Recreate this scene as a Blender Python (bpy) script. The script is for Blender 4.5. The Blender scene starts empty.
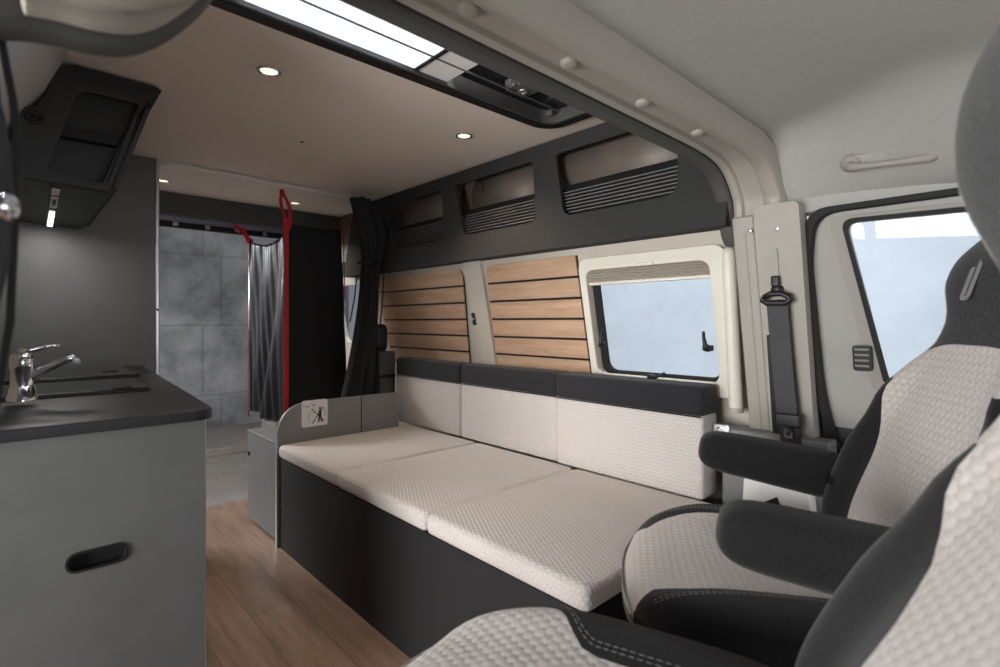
import bpy, bmesh, math, random
from mathutils import Vector, Matrix
from mathutils.geometry import tessellate_polygon
random.seed(7)
S = bpy.context.scene
COL = S.collection
R = math.radians

# ---------------------------------------------------------------- camera
F = 516.0; YAW = R(43.2); HOR = 322.0; CAMZ = 1.1
sY, cY = math.sin(YAW), math.cos(YAW)
def ray(u, v):
    r = (u - 500) / F
    return Vector((sY + r * cY, cY - r * sY, (HOR - v) / F))
def hit(u, v, P, N):
    d = ray(u, v); o = Vector((0, 0, CAMZ)); P = Vector(P); N = Vector(N)
    return o + d * ((P - o).dot(N) / d.dot(N))
def hx(u, v, x): return hit(u, v, (x, 0, 0), (1, 0, 0))
def hy(u, v, y): return hit(u, v, (0, y, 0), (0, 1, 0))
def hz(u, v, z): return hit(u, v, (0, 0, z), (0, 0, 1))
TILT = 0.21
def wx(z): return 1.82 - TILT * (z - 0.87)          # tumblehome of the right body side
def hw(u, v, off=0.0): return hit(u, v, (1.82 - off, 0, 0.87), (1, 0, TILT))

cam = bpy.data.cameras.new('camera'); co = bpy.data.objects.new('camera', cam); COL.objects.link(co)
co.location = (0, 0, CAMZ); co.rotation_euler = (R(90), 0, -YAW)
cam.sensor_width = 36; cam.lens = F / 1000 * 36; cam.shift_y = -(333.5 - HOR) / 1000
cam.clip_start = 0.02
cam.dof.use_dof = True; cam.dof.focus_distance = 1.9; cam.dof.aperture_fstop = 3.2
S.camera = co

# ---------------------------------------------------------------- materials
MATS = {}
class NT:
    def __init__(s, name):
        m = bpy.data.materials.new(name); m.use_nodes = True; s.m = m
        s.n = m.node_tree.nodes; s.l = m.node_tree.links
        s.b = s.n['Principled BSDF']; s.out = s.n['Material Output']
    def new(s, t, **kw):
        n = s.n.new(t)
        for k, v in kw.items(): setattr(n, k, v)
        return n
    def link(s, a, b): s.l.new(a, b)
    def setv(s, **kw):
        for k, v in kw.items(): s.b.inputs[k.replace('_', ' ')].default_value = v
    def coord(s, kind='Object', scale=(1, 1, 1), rot=(0, 0, 0)):
        t = s.new('ShaderNodeTexCoord'); mp = s.new('ShaderNodeMapping')
        mp.inputs['Scale'].default_value = scale; mp.inputs['Rotation'].default_value = rot
        s.link(t.outputs[kind], mp.inputs['Vector']); return mp.outputs['Vector']
    def noise(s, vec, scale, detail=3, rough=.5):
        n = s.new('ShaderNodeTexNoise'); n.inputs['Scale'].default_value = scale
        n.inputs['Detail'].default_value = detail; n.inputs['Roughness'].default_value = rough
        s.link(vec, n.inputs['Vector']); return n.outputs['Fac']
    def ramp(s, fac, stops):
        n = s.new('ShaderNodeValToRGB'); e = n.color_ramp.elements
        e[0].position, e[0].color = stops[0][0], (*stops[0][1], 1)
        e[1].position, e[1].color = stops[-1][0], (*stops[-1][1], 1)
        for p, c in stops[1:-1]:
            q = e.new(p); q.color = (*c, 1)
        s.link(fac, n.inputs['Fac']); return n.outputs['Color']
    def bump(s, h, strength=.3, dist=.002):
        n = s.new('ShaderNodeBump'); n.inputs['Strength'].default_value = strength
        n.inputs['Distance'].default_value = dist; s.link(h, n.inputs['Height'])
        s.link(n.outputs['Normal'], s.b.inputs['Normal']); return n
    def math(s, op, a, b=None, c=None):
        n = s.new('ShaderNodeMath', operation=op)
        for i, q in enumerate((a, b, c)):
            if q is None: continue
            if isinstance(q, (int, float)): n.inputs[i].default_value = q
            else: s.link(q, n.inputs[i])
        return n.outputs[0]

def lin(c):
    return tuple((x / 12.92 if x <= .04045 else ((x + .055) / 1.055) ** 2.4) for x in [q / 255 for q in c])
def mat(name, rgb, rough=.5, metal=0, var=.06, nscale=8, bump=0, bscale=200, bdist=.001, coat=0, spec=None):
    if name in MATS: return MATS[name]
    t = NT(name); c = lin(rgb)
    t.setv(Roughness=rough, Metallic=metal)
    if coat: t.b.inputs['Coat Weight'].default_value = coat
    if spec is not None: t.b.inputs['Specular IOR Level'].default_value = spec
    v = t.coord()
    f = t.noise(v, nscale, 4)
    t.link(t.ramp(f, [(.3, tuple(x * (1 - var) for x in c)), (.7, tuple(min(1, x * (1 + var)) for x in c))]), t.b.inputs['Base Color'])
    if bump: t.bump(t.noise(v, bscale, 2), bump, bdist)
    MATS[name] = t.m; return t.m

def hexfabric(name, rgb, rgb2, cell=.022, strength=.6, dist=.004, speck=.12):
    t = NT(name); t.setv(Roughness=.92); t.b.inputs['Sheen Weight'].default_value = .25
    uv = t.coord('UV'); sp = t.new('ShaderNodeSeparateXYZ'); t.link(uv, sp.inputs[0])
    x, y = sp.outputs[0], sp.outputs[1]
    k = 2 * math.pi / (cell * .866); acc = None
    for a in (90, 210, 330):
        p = t.math('ADD', t.math('MULTIPLY', x, k * math.cos(R(a))), t.math('MULTIPLY', y, k * math.sin(R(a))))
        w = t.math('COSINE', p); acc = w if acc is None else t.math('ADD', acc, w)
    h = t.math('POWER', t.math('DIVIDE', t.math('ADD', acc, 1.5), 4.5), .5)
    o = t.coord('Object'); fine = t.noise(o, 900, 2)
    hh = t.math('ADD', h, t.math('MULTIPLY', fine, .12))
    t.bump(hh, strength, dist)
    grain = t.noise(o, 420, 3, .7)
    c1, c2 = lin(rgb), lin(rgb2)
    base = t.ramp(grain, [(.35, c2), (.6, c1)])
    gap = t.new('ShaderNodeMix', data_type='RGBA', blend_type='MULTIPLY'); t.link(base, gap.inputs[6])
    t.link(t.ramp(h, [(.15, (.72, .70, .68)), (.5, (1, 1, 1))]), gap.inputs[7]); gap.inputs[0].default_value = speck * 4
    t.link(gap.outputs[2], t.b.inputs['Base Color'])
    MATS[name] = t.m; return t.m

def heather(name, rgb, rgb2, scale=500):
    t = NT(name); t.setv(Roughness=.95); t.b.inputs['Sheen Weight'].default_value = .15
    t.b.inputs['Specular IOR Level'].default_value = .2
    o = t.coord(); g = t.noise(o, scale, 3, .8)
    t.link(t.ramp(g, [(.42, lin(rgb)), (.68, lin(rgb2))]), t.b.inputs['Base Color'])
    t.bump(g, .5, .0015); MATS[name] = t.m; return t.m

def concrete(name, rgb, scale=2.0, var=.25, panels=None, rough=.8, bump=.1):
    t = NT(name); t.setv(Roughness=rough); o = t.coord(); c = lin(rgb)
    f1 = t.noise(o, scale, 6, .6); f2 = t.noise(o, scale * 5, 5, .65)
    f = t.math('ADD', t.math('MULTIPLY', f1, .65), t.math('MULTIPLY', f2, .35))
    col = t.ramp(f, [(.40, tuple(x * (1 - var) for x in c)), (.5, c), (.60, tuple(x * (1 + var) for x in c))])
    if panels:
        axes, w, h, mort = panels
        sp = t.new('ShaderNodeSeparateXYZ'); t.link(o, sp.inputs[0]); cb = t.new('ShaderNodeCombineXYZ')
        n = t.noise(o, 3, 3)
        wob = t.math('MULTIPLY', t.math('SUBTRACT', n, .5), .05)
        t.link(t.math('ADD', sp.outputs[axes[0]], wob), cb.inputs[0]); t.link(t.math('ADD', sp.outputs[axes[1]], wob), cb.inputs[1])
        br = t.new('ShaderNodeTexBrick'); br.offset = .22; br.inputs['Scale'].default_value = 1
        br.inputs['Brick Width'].default_value = w; br.inputs['Row Height'].default_value = h
        br.inputs['Mortar Size'].default_value = mort; br.inputs['Mortar Smooth'].default_value = .8
        br.inputs['Color1'].default_value = (1, 1, 1, 1); br.inputs['Color2'].default_value = (.90, .90, .91, 1)
        br.inputs['Mortar'].default_value = (.74, .74, .75, 1)
        t.link(cb.outputs[0], br.inputs['Vector'])
        mx = t.new('ShaderNodeMix', data_type='RGBA', blend_type='MULTIPLY'); mx.inputs[0].default_value = 1
        t.link(col, mx.inputs[6]); t.link(br.outputs['Color'], mx.inputs[7]); col = mx.outputs[2]
    t.link(col, t.b.inputs['Base Color'])
    if bump: t.bump(f2, bump, .004)
    MATS[name] = t.m; return t.m

def wood(name, rgb, rgb2, axis='Y', rough=.5, plank=None):
    t = NT(name); t.setv(Roughness=rough)
    sc = {'Y': (9, .7, 9), 'X': (.7, 9, 9)}[axis]
    o = t.coord('Object', sc)
    n = t.noise(o, 3.0, 8, .62)
    o2 = t.coord('Object', tuple(q * 4 for q in sc)); n2 = t.noise(o2, 4.0, 4, .7)
    f = t.math('ADD', t.math('MULTIPLY', n, .7), t.math('MULTIPLY', n2, .3))
    a, b = lin(rgb), lin(rgb2)
    col = t.ramp(f, [(.34, b), (.46, tuple((x + y) / 2 for x, y in zip(a, b))), (.62, a)])
    if plank:
        tc = t.new('ShaderNodeTexCoord'); sp = t.new('ShaderNodeSeparateXYZ'); t.link(tc.outputs['Object'], sp.inputs[0])
        cb = t.new('ShaderNodeCombineXYZ'); t.link(sp.outputs[1], cb.inputs[0]); t.link(sp.outputs[0], cb.inputs[1])
        br = t.new('ShaderNodeTexBrick'); br.offset = .37; br.inputs['Scale'].default_value = 1
        br.inputs['Brick Width'].default_value = 1.25; br.inputs['Row Height'].default_value = plank
        br.inputs['Mortar Size'].default_value = .0018; br.inputs['Mortar Smooth'].default_value = .2
        br.inputs['Color1'].default_value = (1, 1, 1, 1); br.inputs['Color2'].default_value = (.78, .77, .76, 1)
        br.inputs['Mortar'].default_value = (.5, .48, .46, 1); t.link(cb.outputs[0], br.inputs['Vector'])
        mx = t.new('ShaderNodeMix', data_type='RGBA', blend_type='MULTIPLY'); mx.inputs[0].default_value = 1
        t.link(col, mx.inputs[6]); t.link(br.outputs['Color'], mx.inputs[7]); col = mx.outputs[2]
    t.link(col, t.b.inputs['Base Color']); t.bump(f, .15, .001)
    MATS[name] = t.m; return t.m

def glassmat(name, tint=(.9, .95, 1), refl=.08, rough=.02):
    t = NT(name); t.n.remove(t.b)
    tr = t.new('ShaderNodeBsdfTransparent'); tr.inputs[0].default_value = (*tint, 1)
    gl = t.new('ShaderNodeBsdfGlossy'); gl.inputs['Roughness'].default_value = rough
    mx = t.new('ShaderNodeMixShader'); mx.inputs[0].default_value = refl
    t.link(tr.outputs[0], mx.inputs[1]); t.link(gl.outputs[0], mx.inputs[2]); t.link(mx.outputs[0], t.out.inputs[0])
    MATS[name] = t.m; return t.m
def emis(name, rgb, strength):
    t = NT(name); t.setv(Emission_Strength=strength, Roughness=.5)
    t.b.inputs['Emission Color'].default_value = (*rgb, 1); t.b.inputs['Base Color'].default_value = (.8, .8, .8, 1)
    MATS[name] = t.m; return t.m
def translucent(name, rgb, frac=.6):
    t = NT(name); t.setv(Roughness=.8); c = lin(rgb); t.b.inputs['Base Color'].default_value = (*c, 1)
    tl = t.new('ShaderNodeBsdfTranslucent'); tl.inputs[0].default_value = (*c, 1)
    mx = t.new('ShaderNodeMixShader'); mx.inputs[0].default_value = frac
    t.link(t.b.outputs[0], mx.inputs[1]); t.link(tl.outputs[0], mx.inputs[2]); t.link(mx.outputs[0], t.out.inputs[0])
    MATS[name] = t.m; return t.m

M_laminate = concrete('grey_concrete_laminate', (100, 102, 102), 1.6, .10, None, .45, .02)
M_panelgrey = mat('grey_panel', (124, 125, 126), .42, var=.05, nscale=3)
M_worktop = mat('worktop_black', (31, 31, 35), .42, var=.05, bump=.05, bscale=700, bdist=.0005)
M_ceiling = mat('ceiling_felt', (230, 218, 208), .9, var=.02, nscale=40, bump=.15, bscale=900)
M_headliner = mat('headliner_knit', (176, 175, 170), .95, var=.03, nscale=60, bump=.3, bscale=800)
M_cream = mat('cream_plastic', (168, 163, 154), .5, var=.02, nscale=30, bump=.05, bscale=900)
M_beige = mat('beige_wall_paint', (196, 189, 177), .6, var=.03, bump=.08, bscale=600)
M_frame = mat('window_frame_cream', (224, 219, 206), .4, var=.01)
M_pillar = mat('pillar_trim_grey', (156, 152, 145), .55, var=.02, bump=.06, bscale=900)
M_door = mat('door_panel_grey', (166, 165, 159), .6, var=.03, bump=.06, bscale=900)
M_darktrim = mat('dark_trim', (80, 80, 78), .7, var=.05, nscale=20, bump=.12, bscale=900)
M_felt = mat('anthracite_felt', (54, 54, 54), .92, var=.08, nscale=90, bump=.25, bscale=900)
M_cab = mat('overhead_black', (50, 51, 50), .65, var=.05, bump=.05, bscale=800)
M_black = mat('black_plastic', (20, 20, 22), .45, var=.05)
M_rubber = mat('black_rubber', (16, 16, 17), .7, var=.05)
M_benchpanel = mat('bench_anthracite', (27, 27, 29), .6, var=.05, bump=.04, bscale=600)
M_shelfslat = mat('slat_grey', (122, 120, 118), .6, var=.05)
M_metal = mat('van_body_metal', (116, 106, 98), .5, metal=.1, var=.15, nscale=5)
M_chrome = mat('chrome', (225, 225, 228), .08, metal=1, var=.01)
M_alu = mat('brushed_aluminium', (205, 205, 206), .3, metal=.9, var=.02)
M_white = mat('white_plastic', (238, 238, 236), .5, var=.01)
M_label = mat('sticker_white', (215, 217, 218), .45, var=.02)
M_glasslid = mat('black_glass', (14, 15, 17), .09, var=.02, coat=.5)
M_floor = wood('oak_vinyl_floor', (176, 148, 128), (128, 100, 84), 'Y', .42, .16)
M_slat = wood('oak_slats', (204, 170, 142), (172, 136, 108), 'Y', .55)
M_hex = hexfabric('cream_honeycomb_fabric', (216, 209, 205), (190, 182, 177), .0145, .65, .0028, .13)
M_hexbig = hexfabric('cream_honeycomb_seat', (212, 206, 202), (184, 177, 172), .0175, .55, .003, .12)
M_dark = heather('black_heather_fabric', (21, 21, 23), (46, 46, 48))
M_darker = heather('charcoal_fabric', (34, 34, 37), (54, 54, 58), 900)
M_curtain = mat('black_nylon', (34, 34, 38), .33, var=.08, nscale=6, bump=.2, bscale=14, bdist=.01, coat=.0)
M_curtmat = mat('black_cloth', (26, 26, 28), .8, var=.08, nscale=6)
M_red = mat('red_tape', (196, 24, 40), .55, var=.05)
M_webbing = mat('grey_webbing', (56, 56, 60), .6, var=.06, nscale=200)
M_outwall = concrete('outdoor_concrete', (112, 112, 114), .5, .6, ((0, 2), 1.15, 1.05, .025), .85, .1)
M_outwall2 = concrete('bluish_concrete', (182, 190, 198), .7, .08, None, .85, .05)
M_outfloor = concrete('studio_floor', (118, 112, 106), 1.2, .2, None, .5, .05)
M_glass = glassmat('window_glass', (.93, .95, .97), .015)
M_spot = emis('warm_lamp', (1.0, .76, .48), 1.9)
M_led = emis('led_strip', (1, .97, .93), 3.0)
M_blind = translucent('roof_blind_white', (216, 219, 226), .38)
M_pleat = mat('pleated_blind', (184, 176, 166), .8, var=.05)
M_stitch = mat('white_stitching', (120, 120, 120), .8, var=.05)
M_stone = mat('emblem_grey', (140, 140, 142), .5, var=.03)

# ---------------------------------------------------------------- mesh helpers
def boxuv(me):
    uvl = me.uv_layers.new(name='UVMap'); vs = me.vertices
    for p in me.polygons:
        n = p.normal; a = max(range(3), key=lambda i: abs(n[i]))
        for li in p.loop_indices:
            c = vs[me.loops[li].vertex_index].co
            uvl.data[li].uv = ((c.y, c.z), (c.x, c.z), (c.x, c.y))[a]
def obj(name, bm, m, parent=None, smooth=False, bevel=0, bseg=2, sub=0, solid=0):
    bmesh.ops.recalc_face_normals(bm, faces=bm.faces[:])
    me = bpy.data.meshes.new(name); bm.to_mesh(me); bm.free(); me.update(); boxuv(me)
    o = bpy.data.objects.new(name, me); COL.objects.link(o); me.materials.append(m)
    if solid:
        s = o.modifiers.new('Solidify', 'SOLIDIFY'); s.thickness = solid; s.offset = 0
    if bevel:
        b = o.modifiers.new('Bevel', 'BEVEL'); b.width = bevel; b.segments = bseg; b.limit_method = 'ANGLE'; b.angle_limit = R(35)
        for p in me.polygons: p.use_smooth = True
        w = o.modifiers.new('WN', 'WEIGHTED_NORMAL'); w.keep_sharp = True
    if sub:
        s = o.modifiers.new('Sub', 'SUBSURF'); s.levels = sub; s.render_levels = sub
    if smooth:
        for p in me.polygons: p.use_smooth = True
    if parent:
        o.parent = parent; o.matrix_parent_inverse = parent.matrix_basis.inverted() if parent.get('_w') else Matrix()
    return o
def thing(name, label, cat, loc=(0, 0, 0), rotz=0, group=None, local=False):
    """Empty at the base of a thing. local=False: child meshes are given in world coordinates."""
    o = bpy.data.objects.new(name, None); COL.objects.link(o); o.empty_display_size = .05
    o.location = loc; o.rotation_euler = (0, 0, rotz)
    o.matrix_basis = Matrix.Translation(Vector(loc)) @ Matrix.Rotation(rotz, 4, 'Z')
    if not local: o['_w'] = 1
    o['label'] = label; o['category'] = cat
    if group: o['group'] = group
    return o
def tag(o, label, cat, group=None, kind=None):
    o['label'] = label; o['category'] = cat
    if group: o['group'] = group
    if kind: o['kind'] = kind
    return o
def struct(o, label, cat): o['kind'] = 'structure'; o['label'] = label; o['category'] = cat; return o

def B(): return bmesh.new()
def box(bm, x0, x1, y0, y1, z0, z1):
    v = [bm.verts.new((x, y, z)) for x in (x0, x1) for y in (y0, y1) for z in (z0, z1)]
    for f in ((0, 1, 3, 2), (4, 6, 7, 5), (0, 4, 5, 1), (2, 3, 7, 6), (0, 2, 6, 4), (1, 5, 7, 3)):
        bm.faces.new([v[i] for i in f])
    return bm
def prism(bm, pts, vec):
    vec = Vector(vec); a = [bm.verts.new(Vector(p)) for p in pts]; b = [bm.verts.new(Vector(p) + vec) for p in pts]
    bm.faces.new(a[::-1]); bm.faces.new(b); n = len(a)
    for i in range(n): bm.faces.new((a[i], a[(i + 1) % n], b[(i + 1) % n], b[i]))
    return bm
def plate(bm, outer, holes, fn, vec):
    """2D outline with holes, mapped by fn(a,b)->3D, thickened by vec."""
    vec = Vector(vec); loops = [outer] + list(holes)
    tri = tessellate_polygon([[Vector((p[0], p[1], 0)) for p in l] for l in loops])
    flat = [p for l in loops for p in l]
    a = [bm.verts.new(Vector(fn(*p))) for p in flat]; b = [bm.verts.new(Vector(fn(*p)) + vec) for p in flat]
    for t in tri:
        try: bm.faces.new([a[i] for i in t]); bm.faces.new([b[i] for i in t][::-1])
        except ValueError: pass
    k = 0
    for l in loops:
        n = len(l)
        for i in range(n):
            j = (i + 1) % n; bm.faces.new((a[k + i], a[k + j], b[k + j], b[k + i]))
        k += n
    return bm
def rrect(a0, a1, b0, b1, r, seg=5):
    out = []
    if not isinstance(r, (tuple, list)): r = (r,) * 4
    for (ca, cb, s, rr) in ((a1 - r[0], b1 - r[0], 0, r[0]), (a0 + r[1], b1 - r[1], 90, r[1]), (a0 + r[2], b0 + r[2], 180, r[2]), (a1 - r[3], b0 + r[3], 270, r[3])):
        if rr <= 1e-5: out.append((ca, cb)); continue
        for i in range(seg + 1):
            t = R(s + 90 * i / seg); out.append((ca + rr * math.cos(t), cb + rr * math.sin(t)))
    return out
def rpoly(pts, rad, seg=5):
    """round the corners of a 2D polygon; rad list or number"""
    n = len(pts); out = []
    for i, p in enumerate(pts):
        r = rad[i] if isinstance(rad, (list, tuple)) else rad
        p = Vector(p); a = Vector(pts[i - 1]) - p; b = Vector(pts[(i + 1) % n]) - p
        if r <= 1e-5: out.append(tuple(p)); continue
        r = min(r, a.length * .48, b.length * .48); A = p + a.normalized() * r; Bq = p + b.normalized() * r
        for k in range(seg + 1):
            t = k / seg; q = A * (1 - t) ** 2 + p * 2 * t * (1 - t) + Bq * t * t; out.append(tuple(q))
    return out
def tube(bm, pts, r, seg=10, caps=True):
    pts = [Vector(p) for p in pts]; n = len(pts); rings = []
    up = None
    for i, p in enumerate(pts):
        d = (pts[min(i + 1, n - 1)] - pts[max(i - 1, 0)]).normalized()
        if up is None:
            up = Vector((0, 0, 1)) if abs(d.z) < .9 else Vector((1, 0, 0))
        s = d.cross(up).normalized(); up = s.cross(d).normalized()
        rr = r[i] if isinstance(r, (list, tuple)) else r
        rings.append([bm.verts.new(p + (s * math.cos(t) + up * math.sin(t)) * rr) for t in [2 * math.pi * k / seg for k in range(seg)]])
    for i in range(n - 1):
        for k in range(seg):
            bm.faces.new((rings[i][k], rings[i][(k + 1) % seg], rings[i + 1][(k + 1) % seg], rings[i + 1][k]))
    if caps: bm.faces.new(rings[0][::-1]); bm.faces.new(rings[-1])
    return bm
def lathe(bm, prof, loc, axis=(0, 0, 1), seg=24):
    axis = Vector(axis).normalized(); q = Vector((0, 0, 1)).rotation_difference(axis); loc = Vector(loc); rings = []
    for (r, h) in prof:
        if r < 1e-6: rings.append([bm.verts.new(loc + q @ Vector((0, 0, h)))])
        else: rings.append([bm.verts.new(loc + q @ Vector((r * math.cos(t), r * math.sin(t), h))) for t in [2 * math.pi * k / seg for k in range(seg)]])
    for i in range(len(rings) - 1):
        A, C = rings[i], rings[i + 1]
        for k in range(seg):
            k2 = (k + 1) % seg
            if len(A) == 1 and len(C) == 1: continue
            if len(A) == 1: bm.faces.new((A[0], C[k2], C[k]))
            elif len(C) == 1: bm.faces.new((A[k], A[k2], C[0]))
            else: bm.faces.new((A[k], A[k2], C[k2], C[k]))
    return bm
def grid(bm, rows):
    vs = [[bm.verts.new(Vector(p)) for p in r] for r in rows]
    for i in range(len(vs) - 1):
        for j in range(len(vs[0]) - 1):
            bm.faces.new((vs[i][j], vs[i][j + 1], vs[i + 1][j + 1], vs[i + 1][j]))
    return bm
def strap(bm, pts, wvec, th=.0015):
    """flat ribbon following pts, width vector(s) wvec"""
    pts = [Vector(p) for p in pts]; W = wvec if isinstance(wvec, list) else [wvec] * len(pts)
    rows = []
    for i, p in enumerate(pts):
        d = (pts[min(i + 1, len(pts) - 1)] - pts[max(i - 1, 0)]).normalized(); w = Vector(W[i]); n = d.cross(w).normalized() * th
        rows.append([p - w / 2 - n, p + w / 2 - n, p + w / 2 + n, p - w / 2 + n, p - w / 2 - n])
    vs = [[bm.verts.new(q) for q in r[:4]] for r in rows]
    for i in range(len(vs) - 1):
        for j in range(4):
            k = (j + 1) % 4; bm.faces.new((vs[i][j], vs[i][k], vs[i + 1][k], vs[i + 1][j]))
    bm.faces.new(vs[0][::-1]); bm.faces.new(vs[-1]); return bm
def soft(size, n=6, seg=20, deform=None, classify=None, M=None, remap=None):
    """rounded superquadric block split into several bmeshes by classify(c, p)"""
    out = {}; vmap = {}
    if not isinstance(n, tuple): n = (n, n, n)
    def pos(c):
        x, y, z = remap(c) if remap else c
        m = max(n)
        d = (abs(x) ** n[0] + abs(y) ** n[1] + abs(z) ** n[2])
        # iterative radial normalisation
        s = 1.0
        for _ in range(30):
            f = (abs(x) * s) ** n[0] + (abs(y) * s) ** n[1] + (abs(z) * s) ** n[2]
            s *= f ** (-1.0 / m)
        p = Vector((x * s * size[0] / 2, y * s * size[1] / 2, z * s * size[2] / 2))
        if deform: p = deform(p, Vector((x * s, y * s, z * s)))
        return M @ p if M else p
    def warp(t): return math.sin(t * math.pi / 2) * .45 + t * .55
    for ax in range(3):
        for sg in (-1, 1):
            for i in range(seg):
                for j in range(seg):
                    cs = []
                    for (a, b) in ((i, j), (i + 1, j), (i + 1, j + 1), (i, j + 1)):
                        q = [0, 0, 0]; q[ax] = sg; q[(ax + 1) % 3] = warp(-1 + 2 * a / seg); q[(ax + 2) % 3] = warp(-1 + 2 * b / seg); cs.append(tuple(round(e, 6) for e in q))
                    ctr = Vector([sum(c[k] for c in cs) / 4 for k in range(3)])
                    key = classify(ctr) if classify else 'body'
                    bm = out.setdefault(key, bmesh.new()); vm = vmap.setdefault(key, {})
                    vs = []
                    for c in cs:
                        if c not in vm: vm[c] = bm.verts.new(pos(c))
                        vs.append(vm[c])
                    if sg < 0: vs = vs[::-1]
                    bm.faces.new(vs)
    return out
def objs(d, spec, parent, smooth=True):
    """spec: key -> (name, material). keeps outward winding."""
    res = {}
    for k, bm in d.items():
        name, m = spec[k]
        me = bpy.data.meshes.new(name); bm.to_mesh(me); bm.free(); me.update(); boxuv(me)
        o = bpy.data.objects.new(name, me); COL.objects.link(o); me.materials.append(m)
        for p in me.polygons: p.use_smooth = True
        if parent:
            o.parent = parent; o.matrix_parent_inverse = parent.matrix_basis.inverted() if parent.get('_w') else Matrix()
        res[k] = o
    return res
def colval(k, seg):
    t = -1 + 2 * k / seg; return math.sin(t * math.pi / 2) * .45 + t * .55
def squeeze(v, X0, b):
    a = abs(v); s = 1 if v >= 0 else -1
    return s * (a * b / X0 if a <= X0 else b + (a - X0) / (1 - X0) * (1 - b))
def cushion(name, x0, x1, y0, y1, z0, z1, m, parent=None, r=.018, puff=.004, axis=2, seg=16):
    """upholstered foam block with rounded edges"""
    bm = B(); box(bm, x0, x1, y0, y1, z0, z1)
    bmesh.ops.bevel(bm, geom=bm.edges[:], offset=r, segments=4, profile=.5, affect='EDGES')
    return obj(name, bm, m, parent, smooth=True, bevel=0)

# ================================================================ SETTING
# floor of the van and studio ground
o = obj('floor', box(B(), -.25, 1.86, -.7, 3.43, -.05, 0), M_floor); struct(o, 'oak-look vinyl floor between kitchen unit and bench', 'floor')
o = obj('floor_outside', box(B(), -6, 9, -6, 12, -.75, -.6), M_outfloor); struct(o, 'grey studio floor beyond the open rear doors', 'floor')
o = obj('wall_outside_back', box(B(), -6, 4.35, 8.7, 9.0, -.6, 5), M_outwall); struct(o, 'grey concrete wall with dark stains seen through the open rear', 'wall')
o = obj('wall_outside_right', box(B(), 4.4, 4.6, -6, 8.69, -.6, 6.5), M_outwall2); struct(o, 'pale bluish concrete wall seen through the side windows', 'wall')
o = obj('trim_floor_strip', box(B(), -5.9, 4.3, 7.2, 8.69, -.6, -.5), M_outfloor, bevel=.01); struct(o, 'low slab added for the lit strip of floor along the foot of the wall outside', 'step')  # lit strip of the floor, shaped as an added low slab
o = obj('trim_sill', box(B(), -.25, 1.86, 3.43, 3.455, -.06, -.004), M_alu, bevel=.006); struct(o, 'thin metal sill strip at the rear end of the van floor', 'sill')

# ceiling with roof window hole
SK = rrect(.02, 1.585, .86, 1.395, .07)
def zc(z): return lambda a, b: (a, b, z)
o = obj('ceiling', plate(B(), [(-.25, .742), (1.80, .742), (1.80, 3.77), (-.25, 3.77)], [SK], zc(1.90), (0, 0, .05)), M_ceiling)
struct(o, 'flat warm grey ceiling of the living area', 'ceiling')
# rear header
o = obj('wall_header', box(B(), -.25, 1.80, 3.70, 3.77, 1.765, 1.90), M_darktrim, bevel=.006); struct(o, 'dark header beam over the open rear doors', 'beam')
t = thing('trim_rear_seal', 'pale lit strip and black door seal below the rear header beam', 'seal', (.8, 3.75, 1.74)); t['kind'] = 'structure'
obj('seal_strip', box(B(), -.2, 1.78, 3.77, 3.80, 1.735, 1.775), mat('lavender_paint', (150, 150, 172), .4), t)
bm = B(); box(bm, -.2, 1.78, 3.78, 3.82, 1.700, 1.735); obj('rubber_seal', bm, M_rubber, t, bevel=.004)
for i in range(6):
    bm = B(); box(bm, .72 + i * .18, .75 + i * .18, 3.765, 3.785, 1.705, 1.73); obj('seal_clip', bm, M_chrome, t)

# right body wall (tilted) with window openings
def WR(y, z): return (wx(z), y, z)
p1 = hw(588, 262); p2 = hw(725, 250); p3 = hw(733, 395)
WY0, WY1, WZ0, WZ1 = .715, 1.325, .86, 1.345
wh = rrect(WY0 + .01, WY1 - .01, WZ0 + .01, WZ1 - .01, .05)
rw = rrect(3.10, 3.60, .95, 1.36, .05)
o = obj('wall_right', plate(B(), [(.50, 0), (3.75, 0), (3.75, 1.43), (.50, 1.43)], [wh, rw], WR, (.03, 0, 0)), M_beige); struct(o, 'beige painted van side wall behind the bench', 'wall')
o = obj('wall_right_upper', box(B(), 1.80, 1.83, .80, 3.77, 1.55, 1.92), M_metal); struct(o, 'bare body metal behind the overhead shelf openings', 'wall')
# swaged metal pressings of the body behind the shelf
for (ya, yb) in ((.72, 1.55), (1.62, 2.1), (2.2, 2.75)):
    bm = B(); rows = []
    for k in range(9):
        a = math.pi * k / 8; rows.append([(1.80 - .035 * math.sin(a), y, 1.66 + .2 * k / 8) for y in (ya, yb)])
    grid(bm, rows); o = obj('trim_pressing', bm, M_metal, smooth=True, solid=.004); struct(o, 'rounded body metal pressing behind the overhead shelf', 'wall')
# left wall
o = obj('wall_left', box(B(), -.28, -.25, 1.40, 3.75, 0, 1.95), M_beige); struct(o, 'left van side wall behind the kitchen', 'wall')
bm = B(); grid(bm, [[(-.25, y, 1.35) for y in (1.18, 3.7)], [(-.12, y, 1.50) for y in (1.18, 3.7)], [(-.02, y, 1.68) for y in (1.18, 3.7)], [(.06, y, 1.80) for y in (1.18, 3.7)], [(.10, y, 1.895) for y in (1.18, 3.7)], [(.125, y, 1.93) for y in (1.18, 3.7)]])
o = obj('trim_roof_cove', bm, M_headliner, smooth=True, solid=.01); struct(o, 'pale curved roof cove beside the overhead cabinet', 'wall')
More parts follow.
